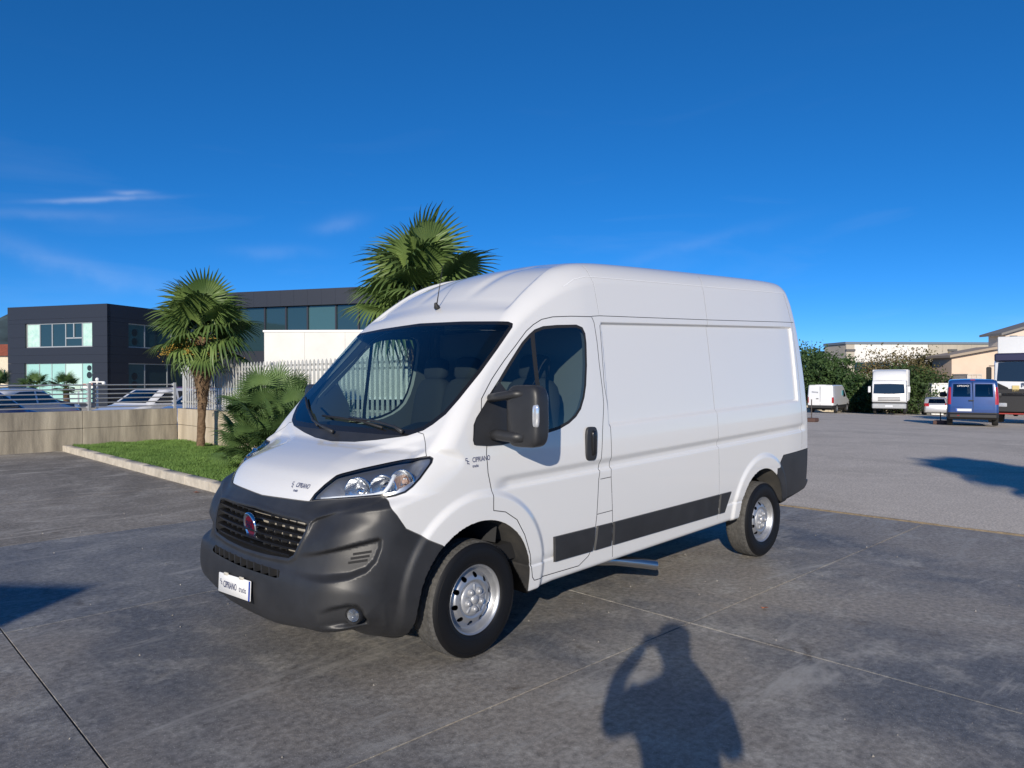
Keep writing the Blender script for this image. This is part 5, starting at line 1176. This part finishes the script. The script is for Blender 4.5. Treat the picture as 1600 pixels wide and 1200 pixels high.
# ------------------------------------------------------------------ small things in the car park
def lamp_post(px,d,ytop):
    p=cpos(px,d); z=at(px,ytop,d).z; o=empty('garden_lamp',p,'white lamp post with short cross arms by the dark office block','lamp post')
    m=mat('post_white',(.78,.78,.76),.5); MB().tube([p,Vector((p.x,p.y,z-.25))],[.05,.04],10).build('post',m,o,True)
    b=MB(); e=Vector((.7207,-.693,0)); q=Vector((p.x,p.y,z-.28)); b.tube([q-e*.32,q+e*.32],.035,8); b.build('arm',m,o,True)
    for s_ in(-1,0,1): superell(.09,.09,.10,1.0,8,Matrix.Translation(q+e*.32*s_+Vector((0,0,.12 if s_==0 else -.06)))).build('lamp_head',m,o,True,180)
lamp_post(152,36,588)
p=cpos(137,30); o=empty('notice_board',p,'orange and white notice board above the railing post','sign'); FN=Face(p,ODIR); s0,z1_=FN.sz(129.5,599.5); s1,z0_=FN.sz(145,606.5)
b=MB(); FN.box(b,s0,s1,z0_+.10,z1_,-.03,0); b.build('panel',mat('sign_orange',(.55,.22,.13),.6),o,True); b=MB(); FN.box(b,s0,s1,z0_,z0_+.09,-.03,0); b.build('lower_panel',mat('sign_white',(.75,.74,.70),.6),o,True)
MB().tube([FN.M()@Vector(((s0+s1)/2,gz(p.x),-.05)),FN.M()@Vector(((s0+s1)/2,z1_,-.05))],.04,8).build('post',galv,o,True)
p=cpos(121,31); o=empty('notice_board',p,'small pale green notice board near the low palms','sign'); FN=Face(p,ODIR); s0,z1_=FN.sz(117,601); s1,z0_=FN.sz(126,611)
b=MB(); FN.box(b,s0,s1,z0_,z1_,-.03,0); b.build('panel',mat('sign_green',(.45,.60,.50),.6),o,True); MB().tube([FN.M()@Vector(((s0+s1)/2,gz(p.x),-.05)),FN.M()@Vector(((s0+s1)/2,z1_,-.05))],.03,8).build('post',galv,o,True)
# ------------------------------------------------------------------ fan palms
fan_m=leaf_mat('palm_leaf',(.070,.125,.034),(.185,.265,.078),2.2,.42,.22)
fan_m2=leaf_mat('shrub_palm_leaf',(.050,.100,.032),(.150,.240,.080),2.0,.45,.22)
pet_m=mat('petiole',(.16,.20,.05),.6); trunk_m=mat('fibrous_trunk',(.07,.042,.022),.95,bump=1,bscale=22,var=.5,vscale=14,vcol=(.22,.145,.085))
def fan_leaf(R,n,spread,droop,pl,seed):
    """one fan leaf: stalk along +x from the origin, then n folded segments spreading out; returns blade mesh"""
    r=random.Random(seed); b=MB(); c=Vector((pl,0,0))
    b.tube([(0,0,0),(pl*.5,0,-.01*pl),(pl,0,0)],[.016,.011,.008],5)
    for k in range(n):
        a=(k/(n-1)-.5)*spread; ln=R*(1-.22*abs(k/(n-1)-.5)*2)*r.uniform(.9,1.05); d=Vector((math.cos(a),math.sin(a),0)); side=Vector((-d.y,d.x,0))
        w0=.010; w1=R*spread/n*(.42 if R>.5 else .27); fold=.55*w1; pts=[]
        dr=droop*r.uniform(.6,1.5); cup=.10*R*(1-math.cos(a))
        for t,w in((.03,w0*.6),(.35,w1*.75),(.62,w1*.72),(.86,w1*.36),(1.0,.002)):
            z=.16*R*t*(1-t)-dr*R*max(0,t-.45)**2*2.4-cup*t; p=c+d*ln*t+Vector((0,0,z)); f=fold*min(1,w/w1)
            pts+=[p-side*w+Vector((0,0,f)),p,p+side*w+Vector((0,0,f))]
        b.add(pts,[(i*3+j,i*3+j+1,(i+1)*3+j+1,(i+1)*3+j) for i in range(4) for j in(0,1)])
    me=bpy.data.meshes.new('leaf'); me.from_pydata(b.v,[],b.f); me.shade_smooth(); return me
LEAVES=[fan_leaf(.62,34,rad(265),.35,.50,1),fan_leaf(.58,32,rad(280),.55,.45,2),fan_leaf(.66,36,rad(250),.25,.55,3),fan_leaf(.60,30,rad(270),.8,.48,4)]
SHRUB=[fan_leaf(.44,24,rad(200),.10,.42,5),fan_leaf(.40,22,rad(190),.2,.36,6),fan_leaf(.48,26,rad(210),.12,.48,7)]
DEAD=fan_leaf(.5,18,rad(120),1.0,.40,9)
def put_leaf(parent,me,m,loc,az,el,roll,s):
    o=link_mesh('leaf',me,None if me.materials else m,parent); o.location=loc; o.scale=(s,s,s)
    o.rotation_euler=(Matrix.Rotation(az,4,'Z')@Matrix.Rotation(-el,4,'Y')@Matrix.Rotation(roll,4,'X')).to_euler(); return o
def palm(name,label,loc,h,nl,s,seed,flowers=True,group='tall fan palms',trunk=(.085,.17)):
    r=random.Random(seed); t=empty(name,loc,label,'palm tree',group); b=MB(); n=18; v=[]; k=16
    for i in range(n):
        q=i/(n-1); rr=trunk[0]+(trunk[1]-trunk[0])*sstep(.25,.75,np.array(q)).item(); 
        for j in range(k): a=2*math.pi*j/k; x=rr*(1+.16*r.uniform(-1,1)+.10*math.sin(i*2.1+j)); v.append((x*math.cos(a)+.05*math.sin(q*3),x*math.sin(a)+.03*math.sin(q*4+1),h*q))
    b.add(v,[(i*k+j,i*k+(j+1)%k,(i+1)*k+(j+1)%k,(i+1)*k+j) for i in range(n-1) for j in range(k)]); b.build('trunk',trunk_m,t,ang=180)
    b=MB()   # ragged leaf bases and fibre on the upper trunk
    for i in range(420):
        q=r.uniform(.35,1.0); a=r.uniform(0,6.28); rr=trunk[1]*(.75+.35*q); c=Vector((rr*math.cos(a)+.05*math.sin(q*3),rr*math.sin(a),h*q)); out=Vector((math.cos(a),math.sin(a),r.uniform(-.9,.5))); l=r.uniform(.06,.17); sd_=Vector((-math.sin(a),math.cos(a),0))*.014
        b.add([c-sd_,c+sd_,c+out*l],[(0,1,2)])
    tag(b.build('trunk_fibre',trunk_m,t),kind='stuff')
    for i in range(nl):
        q=i/nl; el=rad(80-112*q+r.uniform(-12,12)); az=i*2.39996+r.uniform(-.2,.2); put_leaf(t,LEAVES[i%4],fan_m,(.05+.06*math.cos(az),.06*math.sin(az),h+.10-.32*q),az,el,r.uniform(-.35,.35),s*r.uniform(.86,1.08))
    dm=mat('dead_frond',(.20,.13,.06),.85,var=.3,vscale=8)
    for i in range(6): put_leaf(t,DEAD,dm,(.05,0,h-.28),i*1.05+r.random(),rad(-62-r.uniform(0,18)),r.uniform(-.4,.4),s*.8)
    if flowers:
        fm=mat('palm_blossom',(.62,.40,.08),.8,var=.3,vscale=30)
        for i in range(9):
            az=i*.72+.4; b=MB(); c=Vector((.14*math.cos(az),.14*math.sin(az),h-.10)); e=c+Vector((.62*math.cos(az),.62*math.sin(az),-.16-.22*r.random())); b.tube([c,(c+e)/2+Vector((0,0,.08)),e],[.012,.009,.006],5)
            for q in range(130):
                tt=r.uniform(.35,1.05); p=c+(e-c)*tt+Vector((r.gauss(0,.06),r.gauss(0,.06),r.gauss(-.05,.06))); d=.017; b.add([p+Vector((d,0,0)),p+Vector((-d*.5,d*.8,0)),p+Vector((-d*.5,-d*.8,0)),p+Vector((0,0,d*1.4))],[(0,1,3),(1,2,3),(2,0,3),(0,2,1)])
            b.build('flower_cluster',fm,t)
    return t
P1=on_plane(313,600,(4.45,0,0),(1,0,0)); P1.z=.10
palm('fan_palm','fan palm with yellow flower clusters on the lawn before the pale wall',P1,2.56,29,1.12,11)
P2=on_plane(655,600,(4.35,0,0),(1,0,0)); P2.z=.10
palm('fan_palm','fan palm rising behind the white van roof',P2,2.66,28,1.02,12,False)
# the palm beyond the right edge of the picture, whose shadow lies on the yard
palm('fan_palm','fan palm behind the photographer to the right, outside the picture',Vector((2.6,-8.0,0)),4.0,38,1.0,13)
def shrub(label,loc,nl,s,h,seed,sp):
    r=random.Random(seed); t=empty('fan_palm_shrub',loc,label,'palm shrub','low clumping fan palms on the lawn')
    for k in range(6):
        a=k*1.05+r.random(); MB().tube([(.1*math.cos(a),.1*math.sin(a),-.05),(.22*sp*math.cos(a),.22*sp*math.sin(a),h*.45)],[.07,.05],8).build('stem',trunk_m,t)
    for i in range(nl):
        a=i*2.39996; el=rad(r.uniform(0,88)); q=r.random()**.6; loc_=(.42*sp*q*math.cos(a),.42*sp*q*math.sin(a),h*r.uniform(.15,.70)); put_leaf(t,SHRUB[i%3],fan_m2,loc_,a+r.uniform(-.5,.5),el,r.uniform(-.6,.6),s*r.uniform(.8,1.15))
    return t
S1=on_plane(420,600,(4.3,0,0),(1,0,0)); S1.z=.1; shrub('dark green fan palm shrub, the taller clump next to the white fence',S1,80,.92,1.55,21,.95)
S2=on_plane(412,600,(3.8,0,0),(1,0,0)); S2.z=.1; shrub('bright green low fan palm shrub in front of the taller clump',S2,52,.78,.62,22,.7)
S3=on_plane(462,600,(4.15,0,0),(1,0,0)); S3.z=.1; shrub('fan palm shrub half hidden by the windscreen pillar of the white van',S3,70,.9,1.15,23,1.0)
for px,d,lab in((52,33,'little feathery palm beyond the railing before the teal shop window'),(103,34,'little feathery palm beyond the railing beside the notice boards'),(-4,30,'little feathery palm beyond the railing before the cream house')):
    p=cpos(px,d); hz=at(px,606,d).z-p.z; r=random.Random(int(px)+5); t=empty('young_palm',p,lab,'palm tree','young palms in the car park')
    MB().tube([(0,0,-.1),(.03,0,hz*.5),(0,.02,hz)],[.17,.14,.12],10).build('trunk',trunk_m,t)
    for i in range(26): put_leaf(t,SHRUB[i%3],fan_m2,(0,0,hz),i*2.4,rad(r.uniform(-25,75)),r.uniform(-.3,.3),.95)
# ------------------------------------------------------------------ broadleaf trees at the back of the yard
def tree(name,label,loc,h,rx,ry,nleaf,c1,c2,seed,ls=.16,low=.12,group='trees along the back of the yard',gap=.3):
    r=np.random.default_rng(seed); t=empty(name,loc,label,'tree',group); tm=mat('bark',(.09,.07,.05),.95,bump=.6,bscale=20)
    rr=random.Random(seed); b=MB(); b.tube([(0,0,-.3),(.05,0,h*.25),(-.05,.05,h*.5),(0,0,h*.72)],[.20,.16,.10,.04],10)
    for k in range(9):
        a=k*2.4; z=h*(.18+.06*k); b.tube([(0,0,z),(rx*.35*math.cos(a),ry*.35*math.sin(a),z+h*.10),(rx*.75*math.cos(a),ry*.75*math.sin(a),z+h*.17)],[.08,.05,.02],6)
    b.build('trunk',tm,t)
    ncl=max(40,nleaf//70); u=r.normal(size=(ncl,3)); u/=np.linalg.norm(u,axis=1,keepdims=True); rad_=r.random(ncl)**.45; C=u*rad_[:,None]*np.array([rx,ry,h*(1-low)/2])+np.array([0,0,h*(1+low)/2])
    C[:,:2]*=(1+.25*np.sin(C[:,2]*3+seed))[:,None]; C[:,2]+=.12*h*np.sin(C[:,0]*2.1+seed)*.5
    k=r.integers(0,ncl,nleaf); cs=r.uniform(.16,.42,ncl)*rx**.5; P=C[k]+r.normal(size=(nleaf,3))*cs[k][:,None]*np.array([1,1,.7]); P[:,2]=np.maximum(P[:,2],.05)
    n1=r.normal(size=(nleaf,3)); n1/=np.linalg.norm(n1,axis=1,keepdims=True); n2=np.cross(n1,r.normal(size=(nleaf,3))); n2/=np.linalg.norm(n2,axis=1,keepdims=True); s=r.uniform(.6,1.2,nleaf)[:,None]*ls
    V=np.stack([P-n1*s,P+n2*s*.55,P+n1*s,P-n2*s*.55],1).reshape(-1,3); me=bpy.data.meshes.new('crown'); me.vertices.add(4*nleaf); me.vertices.foreach_set('co',V.astype(np.float32).ravel()); me.loops.add(4*nleaf); me.loops.foreach_set('vertex_index',np.arange(4*nleaf,dtype=np.int32)); me.polygons.add(nleaf); me.polygons.foreach_set('loop_start',np.arange(0,4*nleaf,4,dtype=np.int32)); me.polygons.foreach_set('loop_total',np.full(nleaf,4,np.int32)); me.update()
    link_mesh('crown',me,leaf_mat('foliage_'+name,c1,c2,.9,.6,.2),t); return t
def tpos(px,d): p=at(px,600,d); p.z=gz(p.x)-.1; return p
def hgt(px,ytop,d): return at(px,ytop,d).z-tpos(px,d).z
tree('evergreen_tree','dense dark green tree behind the distant white van',tpos(1288,69),hgt(1288,549,69),3.0,3.0,9000,(.030,.065,.020),(.080,.140,.042),31)
tree('evergreen_tree','dark green tree filling the gap beside the factory corner',tpos(1262,72),hgt(1262,548,72),2.6,2.6,6000,(.030,.065,.020),(.080,.140,.042),32)
tree('evergreen_bush','low rounded dark bush between the white van and the lorry',tpos(1333,66),hgt(1333,588,66),1.8,1.8,5000,(.018,.045,.014),(.055,.110,.030),33,.15,.02)
tree('autumn_tree','browning thin tree in front of the factory panels',tpos(1398,70),hgt(1398,550,70),3.5,3.0,9000,(.11,.095,.04),(.21,.165,.075),34,.13,.20)
tree('autumn_tree','brown-green tree beside the factory window, next to the lorry roof',tpos(1443,71),hgt(1443,554,71),2.2,2.2,5000,(.10,.095,.04),(.19,.16,.07),35,.13,.20)
tree('green_tree','mid green tree standing behind the box lorry',tpos(1425,66),hgt(1425,572,66),3.0,2.6,8000,(.030,.060,.018),(.075,.120,.035),36,.15,.02)
tree('green_bush','light green bush beside the box lorry mirror',tpos(1358,65),hgt(1358,588,65),2.0,1.8,5000,(.035,.075,.018),(.095,.150,.040),37,.14,.02)

# the row of trees goes on beyond the right edge of the picture
for k,(px,d,lab) in enumerate(((1690,75,'green tree beyond the big lorry, outside the picture'),(1790,70,'tall green tree at the far side of the yard, outside the picture'),(1900,62,'leafy tree by the yard entrance, outside the picture'),(2040,58,'broad tree past the yard entrance, outside the picture'))):
    tree('green_tree',lab,tpos(px,d),6.5-.4*(k%2),3.6,3.4,5000,(.030,.060,.018),(.075,.120,.035),41+k,.2,.04)
# ------------------------------------------------------------------ the photographer, standing right behind the lens
fw2=Vector((C_F.x,C_F.y,0)).normalized(); rt=Vector((C_R.x,C_R.y,0)).normalized(); up=Vector((0,0,1)); cp=Vector(CAM_POS)
ph=empty('person',cp-fw2*.42-up*cp.z,'person in dark jacket and trousers holding up a phone to take the picture','person')
O=ph.location.copy()
def X(r_,f_,z): return rt*r_+fw2*f_+up*z
def skin(name,verts,edges,radii,m,parent,sub=2,root=0):
    me=bpy.data.meshes.new(name); me.from_pydata([tuple(v) for v in verts],edges,[]); o=link_mesh(name,me,m,parent)
    sk=o.modifiers.new('skin','SKIN'); sk.use_smooth_shade=True
    sv=me.skin_vertices
    if not sv: bm=bmesh.new(); bm.from_mesh(me); bm.verts.layers.skin.verify(); bm.to_mesh(me); bm.free(); sv=me.skin_vertices
    for i,r_ in enumerate(radii): sv[0].data[i].radius=r_ if isinstance(r_,tuple) else (r_,r_); sv[0].data[i].use_root=(i==root)
    s=o.modifiers.new('sub','SUBSURF'); s.levels=sub; s.render_levels=sub; return o
# trunk, legs, arms, neck and head in one skin; phone held at eye height with both hands, elbows out
V=[X(0,0,.95),X(0,0,1.12),X(0,.01,1.30),X(0,.0,1.45),X(0,.03,1.53),X(0,.05,1.60),X(0,.05,1.70),
   X(.11,0,.90),X(.13,.03,.50),X(.14,-.02,.09),X(.15,.14,.04), X(-.11,0,.90),X(-.13,.03,.50),X(-.14,-.02,.09),X(-.15,.14,.04),
   X(.19,0,1.42),X(.235,.05,1.22),X(.19,.24,1.40),X(.08,.33,1.55), X(-.19,0,1.42),X(-.32,.06,1.30),X(-.27,.22,1.45),X(-.12,.33,1.58)]
E=[(0,1),(1,2),(2,3),(3,4),(4,5),(5,6),(0,7),(7,8),(8,9),(9,10),(0,11),(11,12),(12,13),(13,14),(3,15),(15,16),(16,17),(17,18),(3,19),(19,20),(20,21),(21,22)]
R_=[(.21,.13),(.20,.13),(.23,.14),(.19,.12),.06,.095,.098, .10,.072,.052,.045,.10,.072,.052,.045,.075,.058,.046,.034,.075,.058,.046,.034]
cloth=mat('dark_clothing',(.025,.028,.04),.85); skinm=mat('skin',(.42,.26,.19),.5)
bodyo=skin('body',V,E,R_,cloth,ph)
hair=superell(.105,.10,.085,1.0,14,Matrix.Translation(X(0,.03,1.735))).build('hair',mat('dark_hair',(.03,.022,.016),.7),ph,ang=180)
face=superell(.078,.085,.115,.95,14,Matrix.Translation(X(0,.075,1.645))).build('face',skinm,ph,ang=180)
superell(.014,.022,.026,.9,8,Matrix.Translation(X(0,.165,1.635))).build('nose',skinm,face)
for s_ in(-1,1):
    superell(.011,.011,.011,1,8,Matrix.Translation(X(.032*s_,.142,1.665))).build('eye',mat('eye_dark',(.03,.03,.03),.2),face); superell(.012,.022,.032,.9,8,Matrix.Translation(X(.085*s_,.06,1.645))).build('ear',skinm,face)
MB().box(-.022,.022,-.004,.004,-.004,.004,Matrix.Translation(X(0,.158,1.595))@Matrix.Rotation(CYAW-rad(90),4,'Z')).build('mouth',mat('lips',(.35,.13,.11),.5),face)
for s_ in(-1,1):
    base=V[18] if s_>0 else V[22]; hv=[base,base+X(-.02*s_,.035,.012)]; he=[(0,1)]; hr=[.030,.030]
    for k in range(4):
        a=base+X(-.005*s_,.045,.038-.022*k); i=len(hv); hv+=[a,a+X(-.030*s_,.020,.0),a+X(-.052*s_,.002,.0)]; he+=[(1,i),(i,i+1),(i+1,i+2)]; hr+=[.0095,.009,.0075]
    i=len(hv); hv+=[base+X(-.025*s_,.0,.035),base+X(-.045*s_,-.004,.045)]; he+=[(0,i),(i,i+1)]; hr+=[.011,.009]
    skin('hand',hv,he,hr,skinm,ph,1)
pm2=Matrix.Translation(cp-fw2*.034)@Matrix.Rotation(CYAW-rad(90),4,'Z')
pho=MB().box(-.095,.065,-.005,.005,-.055,.022,pm2,.002).build('smartphone',mat('phone_black',(.012,.012,.014),.2)); tag(pho,'black smartphone held up level in front of the face','phone')
